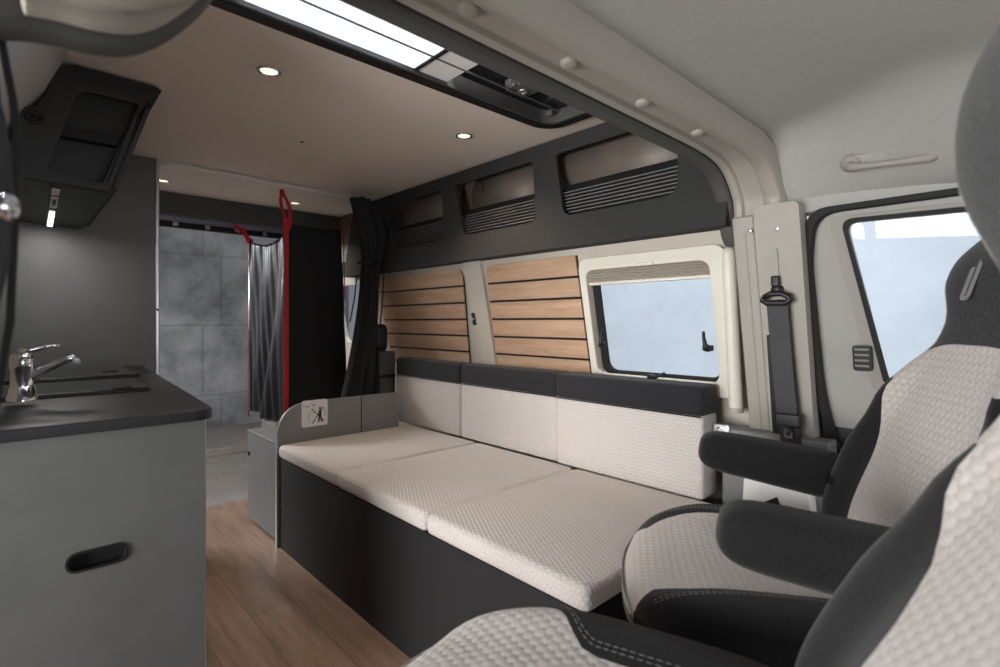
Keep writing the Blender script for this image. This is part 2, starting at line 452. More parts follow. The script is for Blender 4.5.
# rear left wall edge is hidden by the partition
t = thing('partition_panel', 'tall grey concrete-look partition behind the kitchen worktop with bright metal edge', 'partition', (.13, 3.0, 0))
obj('board', box(B(), -.24, .500, 3.0, 3.03, 0, 1.899), M_laminate, t)
obj('metal_edge', box(B(), .500, .516, 2.994, 3.036, 0, 1.899), M_alu, t, bevel=.003)
obj('screw', lathe(B(), [(0, .004), (.005, .003), (.006, 0)], (.508, 2.994, 1.16), (0, -1, 0), 10), M_black, t)

# bulkhead between cab roof and raised living roof
o = obj('wall_bulkhead', box(B(), -.25, 1.80, .742, .756, 1.60, 1.92), M_darktrim); struct(o, 'dark bulkhead above the roof arch', 'wall')
# cab headliner
def sm(t): t = max(0, min(1, t)); return t * t * (3 - 2 * t)
def hz_head(x, y):
    k = sm((y - .1) / .4); x0 = 1.30 + .22 * k; z = 1.622 - .195 * sm((x - x0) / (1.735 - x0)) ** 1.2
    z += .02 * math.sin((y + .2) * 3)
    z -= .02 * math.exp(-((y - .05) / .1) ** 2) * sm((x - .6) / .5)
    return z
bm = B(); rows = []
for i in range(37):
    x = .15 + (1.735 - .15) * i / 36
    rows.append([(x, y, hz_head(x, y) - (.02 * sm((y - .50) / .05))) for y in [-.75 + 1.30 * j / 30 for j in range(31)]])
grid(bm, rows); o = obj('ceiling_cab', bm, M_headliner, smooth=True, solid=.006); struct(o, 'pale grey knitted cab headliner', 'ceiling')

# roof arch swept across the van
path = [(-.05, 1.395), (-.03, 1.40), (-.015, 1.404), (.004, 1.410), (.03, 1.414), (.06, 1.416), (.09, 1.425), (.118, 1.45), (.148, 1.49), (.178, 1.54), (.23, 1.585), (.31, 1.60), (.6, 1.60), (.9, 1.60), (1.2, 1.60), (1.42, 1.597), (1.53, 1.585), (1.60, 1.555), (1.655, 1.50), (1.682, 1.44), (1.700, 1.39), (1.725, 1.36)]
pathR = path
def sweep(bm, path, prof, close=True):
    P = [Vector((x, 0, z)) for x, z in path]; pts = []; rows = []
    for i in range(len(P) - 1):
        a, b, c, d = P[max(i - 1, 0)], P[i], P[i + 1], P[min(i + 2, len(P) - 1)]
        for k in range(4):
            t = k / 4; pts.append(.5 * ((2 * b) + (c - a) * t + (2 * a - 5 * b + 4 * c - d) * t * t + (3 * b - a - 3 * c + d) * t ** 3))
    pts.append(P[-1])
    for i, p in enumerate(pts):
        d = (pts[min(i + 1, len(pts) - 1)] - pts[max(i - 1, 0)]).normalized(); nrm = Vector((d.z, 0, -d.x))
        rows.append([Vector((p.x, y, p.z)) + nrm * h for y, h in prof])
    vs = [[bm.verts.new(q) for q in r] for r in rows]; m = len(prof)
    for i in range(len(vs) - 1):
        for j in range(m if close else m - 1):
            k = (j + 1) % m; bm.faces.new((vs[i][j], vs[i][k], vs[i + 1][k], vs[i + 1][j]))
    if close: bm.faces.new(vs[0]); bm.faces.new(vs[-1][::-1])
    return bm
arch = thing('trim_roof_arch', 'cream roof arch trim with round caps between cab and living area', 'trim', (.8, .62, 1.6)); arch['kind'] = 'structure'
pc = path[3:-3] + [(1.672, 1.46), (1.676, 1.40)]
obj('arch_panel', sweep(B(), pc, [(.535, -.03), (.535, .0), (.545, .026), (.560, .033), (.580, .031), (.592, .022), (.598, .002), (.655, .002), (.661, .012), (.676, .015), (.688, .006), (.69, -.03)]), M_cream, arch, smooth=True, bevel=.0015)
for (u, v) in ((470, 5), (571, 60), (643, 101), (694, 132), (731, 158)):
    p = hz(u, v, 1.6); obj('cap', lathe(B(), [(.018, -.002), (.018, .004), (.0155, .008), (.008, .010), (0, .0105)], (p.x, .628, 1.597), (0, 0, -1), 20), M_cream, arch, smooth=True)
p = hy(105, 9, .66)
obj('cap', lathe(B(), [(.016, -.002), (.016, .003), (.012, .004), (.010, .001), (0, .001)], (p.x, .66, p.z), (.1, 0, -1), 20), M_alu, arch, smooth=True)
o = obj('trim_arch_edge', sweep(B(), path, [(.69, -.04), (.69, .010), (.698, .019), (.715, .022), (.732, .018), (.742, .006), (.745, -.04)]), M_darktrim, smooth=True, bevel=.002)
struct(o, 'dark grey rounded edging that frames the opening into the living area', 'trim')
bm = B(); tube(bm, [(-.012, .73, 1.40), (-.008, .73, 1.37), (-.002, .73, 1.33), (.002, .73, 1.28), (-.004, .73, 1.1), (-.03, .73, .9)], .0035, 8); tube(bm, [(-.022, .735, 1.40), (-.018, .735, 1.37), (-.012, .735, 1.28), (-.018, .735, 1.1), (-.04, .735, .9)], .0045, 8)
o = obj('trim_sliding_door_seal', bm, M_rubber, smooth=True); struct(o, 'thin black rubber seal running down from the left end of the roof arch', 'seal')
# right B pillar
pil = thing('trim_pillar', 'light grey belt pillar trim between side window and cab door', 'pillar', (1.72, .58, 0)); pil['kind'] = 'structure'
def PL(off): return lambda y, z: (wx(z) - off, y, z)
obj('pillar_cover', plate(B(), rpoly([(.492, .55), (.618, .55), (.618, 1.40), (.616, 1.45), (.492, 1.45)], [.02, .02, .01, .02, .02]), [], PL(.065), (.07, 0, 0)), M_cream, pil, bevel=.014, bseg=3)
obj('cover_strip', plate(B(), [(.622, .50), (.690, .50), (.690, 1.43), (.622, 1.43)], [], PL(.052), (.06, 0, 0)), M_cream, pil, bevel=.008)
obj('belt_slot', plate(B(), rpoly([(.588, .62), (.612, .62), (.606, 1.06), (.594, 1.06)], .006), [], PL(.068), (.006, 0, 0)), M_black, pil)
obj('cover_groove', plate(B(), rrect(.648, .653, .60, 1.38, .002), [], PL(.0535), (.004, 0, 0)), M_pillar, pil)
for (u, v) in ((750, 227), (777, 225)):
    q = hw(u, v + 4, .066); obj('clip', lathe(B(), [(.006, 0), (.005, .003), (0, .004)], q, (-1, 0, -.2), 12), M_alu, pil)
q = hw(775, 265, .067)
obj('slider_slot', plate(B(), rrect(q.y - .010, q.y + .010, q.z - .05, q.z + .05, .008), [], PL(.071), (.006, 0, 0)), M_door, pil, bevel=.002)
# lower wall beside the seat
o = obj('trim_lower', box(B(), 1.74, 1.82, .44, .76, 0, .745), M_panelgrey, bevel=.01); struct(o, 'grey lower wall panel between bench and passenger seat', 'panel')
t = thing('seat_belt_guide', 'chrome socket on the grey lower wall panel beside the bench cushion', 'socket', (1.78, .70, .74))
q = hx(721, 431, 1.735)
obj('socket_ring', lathe(B(), [(.010, 0), (.018, .002), (.018, .006), (.011, .009), (.009, .004), (0, .003)], q, (-1, 0, 0), 18), M_chrome, t, smooth=True)
obj('socket_plate', box(B(), 1.728, 1.74, q.y - .03, q.y + .024, q.z - .024, q.z + .024), M_alu, t, bevel=.004)
t = thing('trim_sillbox', 'white plastic pillar foot with a black belt outlet beside the passenger seat', 'panel', (1.7, .5, .3)); t['kind'] = 'structure'
a, b_, c, d_ = hx(743, 474, 1.70), hx(810, 490, 1.70), hx(815, 540, 1.70), hx(740, 540, 1.70)
obj('foot_cover', prism(B(), [a, b_, c, d_], (.06, 0, 0)), M_white, t, bevel=.01, bseg=3)
q0, q1, q2, q3 = [hx(u, v, 1.698) for u, v in ((762, 503), (777, 497), (786, 520), (768, 518))]
obj('outlet', prism(B(), [q0, q1, q2, q3], (.01, 0, 0)), M_black, t, bevel=.002)

# cab door on the right
door = thing('door_1', 'pale grey cab door with slanted window behind the passenger seat', 'door', (1.8, .0, .0)); door['kind'] = 'structure'
dwin = rpoly([(.40, 1.385), (.318, .93), (-.62, .93), (-.62, 1.36)], [.03, .012, .02, .05])
dout = rpoly([(.472, 1.425), (.495, 1.28), (.482, .86), (.40, .5), (.40, .05), (-.72, .05), (-.72, 1.42)], [.06, .05, .1, .1, .02, .02, .05])
obj('door_panel', plate(B(), dout, [dwin], PL(-.02), (.03, 0, 0)), M_door, door, bevel=.004)
# raised inner frame of the door glass
din = rpoly([(.440, 1.402), (.40, 1.2), (.352, .90), (-.66, .90), (-.66, 1.385)], [.04, .1, .02, .02, .05])
obj('door_frame', plate(B(), din, [dwin], PL(-.008), (.014, 0, 0)), M_pillar, door, bevel=.004)
obj('door_seal', plate(B(), rpoly([(.486, 1.428), (.508, 1.28), (.495, .86), (.41, .5), (.41, .04), (-.73, .04), (-.73, 1.435)], [.055, .05, .1, .1, .02, .02, .05]), [rpoly([(.468, 1.414), (.487, 1.28), (.474, .86), (.39, .5), (.39, .06), (-.71, .06), (-.71, 1.415)], [.06, .05, .1, .1, .02, .02, .05])], PL(.02), (.03, 0, 0)), M_rubber, door, bevel=.004)
obj('window_gasket', plate(B(), rpoly([(.408, 1.392), (.324, .925), (-.63, .925), (-.63, 1.367)], [.034, .012, .02, .05]), [rpoly([(.396, 1.381), (.311, .935), (-.61, .935), (-.61, 1.355)], [.03, .012, .02, .05])], PL(.002), (.012, 0, 0)), M_rubber, door)
obj('window_pane', plate(B(), rpoly([(.396, 1.381), (.311, .935), (-.61, .935), (-.61, 1.355)], [.03, .012, .02, .05]), [], PL(-.02), (.004, 0, 0)), M_glass, door)
q = hw(863, 358, -.0)
lt = obj('door_latch', plate(B(), rrect(q.y - .022, q.y + .024, q.z - .038, q.z + .036, .008), [], PL(.008), (.016, 0, 0)), M_black, door, bevel=.004)
for k in range(4):
    zz = q.z - .026 + k * .016
    x_ = wx(zz) - .012; bb = box(B(), x_, x_ + .006, q.y - .016, q.y + .018, zz, zz + .006)
    oo = obj('latch_rib', bb, M_shelfslat, door); 
o = obj('trim_gap_filler', box(B(), 1.86, 1.885, .25, .56, 0, .88), M_black); struct(o, 'black filler panel added behind the rubber door seal to close a light gap', 'filler')  # added black panel, blocks the light gap between wall and cab door
o = obj('trim_door_header', box(B(), 1.69, 1.76, -.75, .66, 1.42, 1.47), M_headliner, bevel=.01); struct(o, 'pale roof rail above the cab door', 'rail')
# dashboard-side door post further forward is outside the picture

# grab handle
t = thing('grab_handle', 'folded beige grab handle on the headliner above the cab door', 'handle', (1.6, .28, 1.5))
ga, gb = hit(848, 164, (1.62, 0, 1.50), (1, 0, .9)), hit(936, 153, (1.62, 0, 1.50), (1, 0, .9))
nn = Vector((-1, 0, -.9)).normalized()
def along(k, h=0): return ga.lerp(gb, k) + nn * h
bm = B(); tube(bm, [along(.0, .0), along(.03, .012), along(.1, .02), along(.3, .022), along(.6, .022), along(.9, .02), along(.97, .012), along(1, 0)], [.010, .013, .011, .008, .008, .011, .013, .010], 12)
obj('grip', bm, M_pillar, t, smooth=True)
for k in (.03, .96): obj('mount', lathe(B(), [(.024, -.006), (.024, .002), (.018, .008), (0, .010)], along(k, .0), nn, 20), M_pillar, t, smooth=True)
obj('recess', plate(B(), rrect(-.11, .11, -.022, .022, .021), [], lambda a, b: along(.5, .001) + (gb - ga).normalized() * a + nn.cross((gb - ga).normalized()) * b, nn * -.006), M_headliner, t, bevel=.003)

# ================================================================ SIDE WINDOW
win = thing('window_1', 'hinged side window in cream frame above the front back cushion', 'window', (1.76, 1.02, .84)); win['kind'] = 'structure'
gl = rrect(.785, 1.303, .885, 1.310, .035)
obj('frame', plate(B(), rrect(.725, 1.335, .835, 1.358, .045), [gl], PL(.028), (.045, 0, 0)), M_frame, win, bevel=.010, bseg=3)
obj('seal', plate(B(), rrect(.778, 1.308, .880, 1.318, .045), [rrect(.792, 1.272, .900, 1.30, .04)], PL(-.012), (.016, 0, 0)), M_rubber, win, bevel=.003)
obj('pane', plate(B(), rrect(.77, 1.285, .885, 1.315, .04), [], PL(-.022), (.006, 0, 0)), M_glass, win)
# pleated blind gathered at the top
bm = B(); n = 10
rows = []
for k in range(n + 1):
    z = 1.312 - .052 * k / n; rows.append([(wx(z) - .002 - (.012 if k % 2 else 0), y, z) for y in (.787, 1.300)])
grid(bm, rows); bl = obj('blind', bm, M_pleat, win, solid=.001)
z = 1.258; obj('blind_rail', box(B(), wx(z) - .016, wx(z) + .004, .787, 1.300, z - .008, z + .004), M_frame, win, bevel=.003)
z = 1.312; obj('blind_pull', box(B(), wx(z) - .036, wx(z) - .020, .99, 1.06, z - .004, z + .010), M_frame, win, bevel=.004)
def wlatch(u, v, ang, mirror=1):
    p = hw(u, v, .034)
    L = obj('window_latch', lathe(B(), [(.012, 0), (.012, .010), (.008, .014), (.007, .022), (0, .023)], p, (-1, 0, -TILT), 14), M_black, win, smooth=True)
    q = p + Vector((-.020, 0, 0)); d = Vector((0, math.cos(ang), math.sin(ang))); e = Vector((0, -math.sin(ang), math.cos(ang))) * mirror
    obj('latch_lever', tube(B(), [q - d * .010, q + d * .012, q + d * .035 + e * .003, q + d * .058 + e * .010], [.009, .008, .006, .0045], 10), M_black, L, smooth=True)
wlatch(604, 344, R(85)); wlatch(709, 348, R(70), 1); wlatch(654, 377, R(170), -1)
p = hw(652, 371, .004)
for q in ((603, 345), (708, 348), (652, 377)):
    p = hw(*q, .026); obj('latch_block', box(B(), p.x - .012, p.x + .012, p.y - .016, p.y + .016, p.z - .010, p.z + .010), M_black, win, bevel=.003)
# fly-screen cassette beside the window
t = thing('screen_cassette', 'vertical cream roller cassette at the right edge of the side window', 'cassette', (1.74, .68, .80))
bm = B(); tube(bm, [(1.735 - .11 * (z - 1.1), .722, z) for z in (.795, .80, .81, 1.0, 1.2, 1.325, 1.34, 1.345)], [.014, .020, .022, .022, .022, .022, .018, .01], 16); obj('tube', bm, M_frame, t, smooth=True)
obj('end_cap', lathe(B(), [(.024, 0), (.0245, .014), (.0235, .016)], (1.735 - .11 * (.80 - 1.1), .722, .797), (0, 0, 1), 20), M_cream, t, smooth=True)

# ================================================================ WOOD SLAT PANELS
def boards(name, ya, yb, zs, label, corner, sa=0, sb=0):
    ztop = zs[-1][1]
    def LN(q): return [(y + (sa * (1 - (y - ya) / (yb - ya)) + sb * (y - ya) / (yb - ya)) * (ztop - z), z) for y, z in q]
    t = thing(name, label, 'wall panel', (wx(1.0), (ya + yb) / 2, .86))
    obj('backing', plate(B(), LN(rpoly([(ya, .845), (yb, .845), (yb, zs[-1][1]), (ya, zs[-1][1])], [0, 0, corner[1], corner[0]])), [], PL(.006), (.005, 0, 0)), M_black, t)
    outl = rpoly([(ya, .845), (yb, .845), (yb, zs[-1][1]), (ya, zs[-1][1])], [0, 0, corner[1], corner[0]], 6)
    for i, (a, b) in enumerate(zs):
        if i < len(zs) - 1: pts = [(ya + .004, a), (yb - .004, a), (yb - .004, b), (ya + .004, b)]
        else: pts = rpoly([(ya + .004, a), (yb - .004, a), (yb - .004, b), (ya + .004, b)], [0, 0, corner[1], corner[0]], 6)
        obj('board', plate(B(), LN(pts), [], PL(.014), (.008, 0, 0)), M_slat, t, bevel=.001)
    return t
zl = [hw(577, v, .014).z for v in (255, 275, 296.5, 318, 338, 359)]
zl = [zl[0] - i * (zl[0] - zl[-1]) / 5 for i in range(7)]
zs = [(zl[i + 1] + .005, zl[i] - (.005 if i else 0)) for i in range(6)][::-1]
yA, yB_ = hw(584, 320, .014).y, hw(490, 300, .014).y
boards('wood_slat_panel', yA, yB_, zs, 'horizontal oak slat wall panel directly left of the cream framed window', (0.0, .07), 0, .06)
zl2 = [q + 0 for q in zl]
yC, yD = hw(467, 300, .014).y, 2.98
boards('wood_slat_panel', yC, yD, zs, 'horizontal oak slat wall panel with rounded corner nearest the hanging curtain', (.07, 0), .13, 0)
# pillar pressing between the two panels
o = obj('trim_rib', plate(B(), rpoly([(yB_ + .025, .80), (yC - .025, .80), (yC - .025, 1.45), (yB_ + .025, 1.45)], .01), [], PL(.022), (.03, 0, 0)), M_beige, bevel=.008, bseg=3); struct(o, 'beige vertical rib between the two oak slat panels', 'rib')
t = thing('wall_catch', 'small black catch on the beige rib between the slat panels', 'catch', hw(474, 319, .03))
q = hw(474, 319, .023)
obj('catch_plate', plate(B(), rrect(q.y - .012, q.y + .012, q.z - .032, q.z + .032, .005), [], PL(.027), (.006, 0, 0)), M_black, t, bevel=.001)
obj('catch_knob', lathe(B(), [(.008, 0), (.008, .010), (.005, .014), (0, .015)], (q.x - .004, q.y, q.z), (-1, 0, 0), 12), M_alu, t, smooth=True)
obj('catch_screw', lathe(B(), [(.004, 0), (.003, .004), (0, .004)], (q.x - .004, q.y, q.z + .022), (-1, 0, 0), 10), M_alu, t)

# ================================================================ OVERHEAD SHELF
SP0 = Vector((1.71, 0, 1.90)); SN = Vector((.49, 0, -.08))     # panel plane top x 1.71 -> bottom x 1.63
def hs(u, v):
    q = hit(u, v, SP0, SN); return (q.y, q.z)
def SH(off=0):
    return lambda y, z: (1.71 - (1.90 - z) * .08 / .49 * 1.0 + off, y, z)
print('shelf bottom z', hs(352, 274), hs(640, 232), hs(725, 221))
shelf = thing('overhead_shelf', 'anthracite felt shelf front with three vented openings above the oak slats', 'shelf', (1.68, 2.0, 1.41))
zb = 1.405
h3 = rpoly([hs(553, 172), hs(558, 205), hs(675, 187), hs(676, 140)], [.01, .06, .06, .01])
def zfix(pts, zt): return [(y, z) for y, z in pts]
def opening(tl, bl, br, tr):
    a, b, c, d = hs(*tl), hs(*bl), hs(*br), hs(*tr)
    return a, b, c, d
ops = []
OPX = [((386, 209), (393, 249), (444, 240), (441, 194)), ((454, 189), (463, 234), (536, 222), (531, 171)), ((554, 165), (563, 217), (677, 193), (676, 142))]
for q in OPX:
    a, b, c, d = [hs(*p) for p in q]
    zbm = (b[1] + c[1]) / 2; zt = 1.805
    a = (a[0], zt); d = (d[0], zt); b = (b[0], zbm); c = (c[0], zbm); ops.append((a, b, c, d)); print('op', a, b, c, d)
zbot = sum(o_[1][1] for o_ in ops) / 3
ops = [((a[0], 1.825), (b[0] + .0, zbot), (c[0] + .0, zbot), (d[0], 1.825)) for a, b, c, d in ops]
holes = [rpoly(list(o_), [.015, .05, .05, .015]) for o_ in ops]
obj('front_panel', plate(B(), [(.70, zb), (3.30, zb), (3.30, 1.895), (.70, 1.895)], holes, SH(), (.014, 0, 0)), M_felt, shelf, bevel=.002)
obj('bottom_panel', plate(B(), [(.70, 1.635), (3.30, 1.635), (3.30, 1.72), (.70, 1.72)], [], lambda y, x: (x, y, zb + .001), (0, 0, .012)), M_felt, shelf)
for (a, b, c, d) in ops:
    ya, yb = c[0] - .05, b[0] + .05
    g = obj('vent_grille', plate(B(), [(ya, zb + .02), (yb, zb + .02), (yb, zbot + .145), (ya, zbot + .145)], [], SH(.045), (.006, 0, 0)), M_black, shelf)
    for k in range(8):
        zz = zbot + .004 + k * .015
        x_ = SH(.032)(0, zz)[0]
        obj('slat', box(B(), x_, x_ + .010, ya + .01, yb - .01, zz, zz + .0035), M_shelfslat, g)
# cable hanging inside the middle opening
c_ = hs(475, 181); q = Vector(SH(.05)(*c_))
t = tag(obj('hanging_cable', tube(B(), [q + Vector((0, 0, .03)), q + Vector((0, .006, 0)), q + Vector((0, -.004, -.03)), q + Vector((0, .002, -.055))], .003, 8), M_black, smooth=True), 'short black cable hanging inside the middle shelf opening', 'cable')

# ================================================================ ROOF WINDOW
rf = thing('roof_window', 'long roof window with white blind and rounded black frame', 'roof window', (.8, 1.14, 1.90))
obj('frame', plate(B(), rrect(-.01, 1.60, .80, 1.415, .10, 8), [rrect(.045, 1.56, .85, 1.375, .07, 8)], zc(1.880), (0, 0, .028)), M_black, rf, bevel=.010, bseg=3)
obj('inner_lip', plate(B(), rrect(.045, 1.56, .85, 1.375, .07, 8), [rrect(.052, 1.553, .857, 1.366, .065, 8)], zc(1.884), (0, 0, .05)), M_darktrim, rf)
xb = hz(441, 50, 1.90).x
obj('blind', box(B(), .05, xb, .86, 1.366, 1.897, 1.900), M_blind, rf)
for yy in (1.262, 1.08): obj('blind_seam', box(B(), .05, 1.5, yy, yy + .006, 1.893, 1.897), M_darktrim, rf)
x2 = hz(466, 62, 1.90).x
obj('blind_bar', box(B(), xb + .012, x2 + .03, .86, 1.366, 1.895, 1.902), M_white, rf)
obj('blind_gap', box(B(), xb, xb + .012, .86, 1.366, 1.892, 1.903), M_black, rf)
obj('glass_dome', box(B(), x2 + .03, 1.56, .85, 1.375, 1.935, 1.942), mat('tinted_acrylic', (22, 24, 34), .1), rf)
cx, cy_ = hz(523, 90, 1.905).x, hz(523, 90, 1.905).y
cb = obj('crank_box', box(B(), cx - .045, cx + .05, cy_ - .045, cy_ + .045, 1.902, 1.935), M_darktrim, rf, bevel=.008)
obj('crank_dial', lathe(B(), [(.012, 0), (.018, .001), (.018, .006), (.012, .007), (.011, .003), (0, .003)], (cx, cy_, 1.902), (0, 0, -1), 18), M_alu, cb, smooth=True)
for (u, v) in ((509, 84), (512, 85), (549, 114)):
    p = hz(u, v, 1.905); obj('catch', box(B(), p.x - .006, p.x + .006, p.y - .014, p.y + .014, 1.90, 1.92), M_alu, rf, bevel=.002)

# ================================================================ CEILING FITTINGS
def spot(u, v, label):
    p = hz(u, v, 1.90)
    t = thing('ceiling_spotlight', label, 'ceiling light', (p.x, p.y, 1.90), group='recessed ceiling spotlights')
    obj('ring', lathe(B(), [(.030, 0), (.037, -.001), (.037, -.005), (.030, -.007), (.026, -.003)], (p.x, p.y, 1.899), (0, 0, 1), 28), M_chrome, t, smooth=True)
    obj('lens', lathe(B(), [(.0265, -.003), (.018, -.0045), (0, -.005)], (p.x, p.y, 1.899), (0, 0, 1), 28), M_spot, t, smooth=True)
    l = bpy.data.lights.new('spot', 'SPOT'); l.energy = 12; l.color = (1, .8, .58); l.spot_size = R(120); l.spot_blend = .8; l.shadow_soft_size = .02
    lo = bpy.data.objects.new('spot', l); COL.objects.link(lo); lo.location = (p.x, p.y, 1.88)
spot(269, 70, 'lit round ceiling spotlight nearest the overhead cabinet')
spot(464, 135, 'lit round ceiling spotlight nearest the overhead shelf')
spot(163, 180, 'lit round ceiling spotlight partly hidden by the partition edge')
spot(295, 202.5, 'lit round ceiling spotlight beside the red strap')
for (u, v, lb) in ((302, 142, 'small dark screw in the middle of the ceiling'), (246, 177, 'small dark screw in the ceiling just behind the curtain rail')):
    p = hz(u, v, 1.90); tag(obj('screw', lathe(B(), [(0, -.004), (.006, -.003), (.008, 0)], (p.x, p.y, 1.90), (0, 0, 1), 12), M_black), lb, 'screw')
t = thing('curtain_rail', 'thin white curtain rail across the ceiling with black bracket', 'rail', (1.1, 3.05, 1.89))
ra, rb = hz(168, 162, 1.89), hz(365, 199, 1.89); rc = hz(157, 165, 1.89)
obj('rail', tube(B(), [(rc.x - .0, rc.y - .03, 1.885), ((ra.x + rc.x) / 2, rc.y - .005, 1.885), (ra.x, ra.y, 1.885), (1.1, (ra.y + rb.y) / 2, 1.885), (rb.x, rb.y, 1.885)], .0105, 10), M_white, t, smooth=True)
obj('bracket', box(B(), rc.x - .05, rc.x - .005, rc.y - .05, rc.y - .03, 1.87, 1.899), M_black, t, bevel=.004)
obj('bracket', box(B(), rb.x - .04, rb.x - .0, rb.y - .012, rb.y + .012, 1.865, 1.899), M_black, t, bevel=.004)

# ================================================================ KITCHEN
WT = .8925
kt = thing('kitchen_unit', 'grey concrete-look kitchen base unit with black oval recessed grip', 'cabinet', (.07, 2.2, 0))
obj('body', box(B(), -.245, .325, 1.415, 2.99, .0, WT - .026), M_panelgrey, kt)
grip = hy(97.5, 557, 1.398)
gw, gh = .050, .0175
def KP(y): return lambda a, b: (a, y, b)
hole = rrect(grip.x - gw, grip.x + gw, grip.z - gh, grip.z + gh, gh - .0005, 8)
obj('front_panel', plate(B(), [(-.24, .0), (.334, .0), (.334, WT - .026), (-.24, WT - .026)], [hole], KP(1.395), (0, .018, 0)), M_laminate, kt)
obj('edge_strip', box(B(), .3342, .3355, 1.395, 1.413, 0, WT - .026), M_alu, kt)
gg = obj('grip_rim', plate(B(), rrect(grip.x - gw - .004, grip.x + gw + .004, grip.z - gh - .004, grip.z + gh + .004, gh + .003, 8), [rrect(grip.x - gw + .001, grip.x + gw - .001, grip.z - gh + .001, grip.z + gh - .001, gh - .002, 8)], KP(1.391), (0, .02, 0)), M_black, kt, bevel=.002)
obj('grip_recess', plate(B(), rrect(grip.x - gw, grip.x + gw, grip.z - gh, grip.z + gh, gh - .001, 8), [], KP(1.410), (0, .004, 0)), M_rubber, gg)
wt = [(-.245, 1.37), (.305, 1.37), (.332, 1.376), (.348, 1.392), (.352, 1.43), (.366, 1.65), (.445, 2.985), (-.245, 2.985)]
o = tag(obj('worktop', plate(B(), wt, [], zc(WT - .025), (0, 0, .025)), M_worktop, bevel=.003, bseg=3), 'matt black kitchen worktop with clipped corner on the grey base unit', 'worktop')
def lid(x0, x1, y0, y1, label, mk):
    t = thing('glass_lid', label, 'lid', ((x0 + x1) / 2, (y0 + y1) / 2, WT), group='black glass lids in the worktop')
    obj('glass', plate(B(), rrect(x0, x1, y0, y1, .02), [], zc(WT + .006), (0, 0, .006)), M_glasslid, t, bevel=.0015)
    obj('rim', plate(B(), rrect(x0 - .005, x1 + .005, y0 - .005, y1 + .005, .024), [rrect(x0 + .006, x1 - .006, y0 + .006, y1 - .006, .016)], zc(WT), (0, 0, .0065)), M_black, t, bevel=.001)
    p = hz(*mk, WT + .012); obj('badge', box(B(), p.x - .022, p.x + .022, p.y - .030, p.y + .030, WT + .012, WT + .0145), M_rubber, t, bevel=.001)
lid(-.14, .295, 1.86, 2.18, 'black glass sink lid nearest the clipped worktop corner, beside the tap', (122, 387))
lid(-.14, .345, 2.36, 2.83, 'black glass hob lid nearest the partition', (110, 371.5))
tp = hz(20, 402, WT + .012)
tap = thing('kitchen_tap', 'chrome mixer tap with long angled spout on the black worktop', 'tap', (tp.x, tp.y, WT + .012))
TX, TY, TZ = tp.x + .004, tp.y + .03, WT + .012
obj('base', lathe(B(), [(.031, 0), (.031, .006), (.028, .012), (.024, .035), (.023, .036)], (TX, TY, TZ), (0, 0, 1), 28), M_chrome, tap, smooth=True)
bd = obj('tap_body', lathe(B(), [(.023, .034), (.0225, .078), (.024, .082), (.024, .102), (.021, .114), (.012, .122), (0, .125)], (TX, TY, TZ), (0, 0, 1), 28), M_chrome, tap, smooth=True)
s0 = Vector((TX, TY, TZ + .045))
e = hy(70, 357, TY - .01); dsp = (e - s0)
obj('spout', tube(B(), [s0, s0 + dsp * .12 + Vector((0, 0, -.0)), s0 + dsp * .5 + Vector((0, 0, .004)), s0 + dsp * .93, s0 + dsp * 1.0 + Vector((.002, 0, -.002)), s0 + dsp * 1.03 + Vector((.006, 0, -.016))], [.013, .014, .0125, .011, .0115, .011], 16), M_chrome, tap, smooth=True)
obj('aerator', lathe(B(), [(.011, 0), (.0125, .002), (.0125, .012), (.009, .014), (0, .013)], s0 + dsp * 1.03 + Vector((.006, 0, -.008)), (.15, 0, -1), 16), M_alu, tap, smooth=True)
obj('lever', tube(B(), [(TX - .004, TY, TZ + .118), (TX + .016, TY - .002, TZ + .126), (TX + .045, TY - .006, TZ + .134), (TX + .072, TY - .01, TZ + .134)], [.012, .0095, .006, .0045], 14), M_chrome, tap, smooth=True)

# ================================================================ OVERHEAD CABINET
YC = 2.06
oc = thing('overhead_cabinet', 'black overhead cabinet with open end shelves and lit underside above the worktop', 'cabinet', (.15, YC, 1.45))
def oz(x, y): 
    q = hy(x / 2.668, y / 2.668, YC); return (q.x, q.z)
outl = [oz(130, 190), oz(150, 177), oz(200, 173), oz(418, 226), oz(400, 262), oz(372, 300), oz(292, 512), oz(0, 462), oz(28, 375), oz(62, 285), oz(95, 283), oz(126, 245)]
outl = [(x, min(z, 1.893)) for x, z in outl]
rec = rpoly([oz(212, 238), oz(372, 278), oz(272, 492), oz(125, 452)], [.035, .015, .01, .02])
obj('end_panel', plate(B(), outl, [rec], KP(YC), (0, .016, 0)), M_cab, oc, bevel=.002)
top, bl_, br_ = oz(418, 226), oz(0, 462), oz(292, 512)
DEP = .915
sv = (top[0] - .012, top[1] - .01); 
# sloping aisle-side door, bottom board, back boards
def slab(p, q, th, y0, y1, name, m):
    d = Vector((q[0] - p[0], 0, q[1] - p[1])).normalized(); nrm = Vector((d.z, 0, -d.x)) * th
    pts = [Vector((p[0], y0, p[1])), Vector((q[0], y0, q[1])), Vector((q[0], y0, q[1])) - nrm, Vector((p[0], y0, p[1])) - nrm]
    return obj(name, prism(B(), pts, (0, y1 - y0, 0)), m, oc, bevel=.002)
slab(oz(418, 226), oz(394, 268), .02, YC + .017, YC + DEP, 'rail', M_cab)
slab(oz(390, 285), oz(302, 498), .014, YC + .006, YC + DEP, 'flap_door', M_cab)
slab(oz(366, 300), oz(288, 500), .016, YC + .022, YC + DEP, 'door_liner', M_black)
slab(oz(0, 462), oz(288, 512), .012, YC + .017, YC + DEP, 'bottom_board', M_black)
slab(oz(362, 290), oz(284, 488), .005, YC - .003, YC + .004, 'flap_edge', M_black)
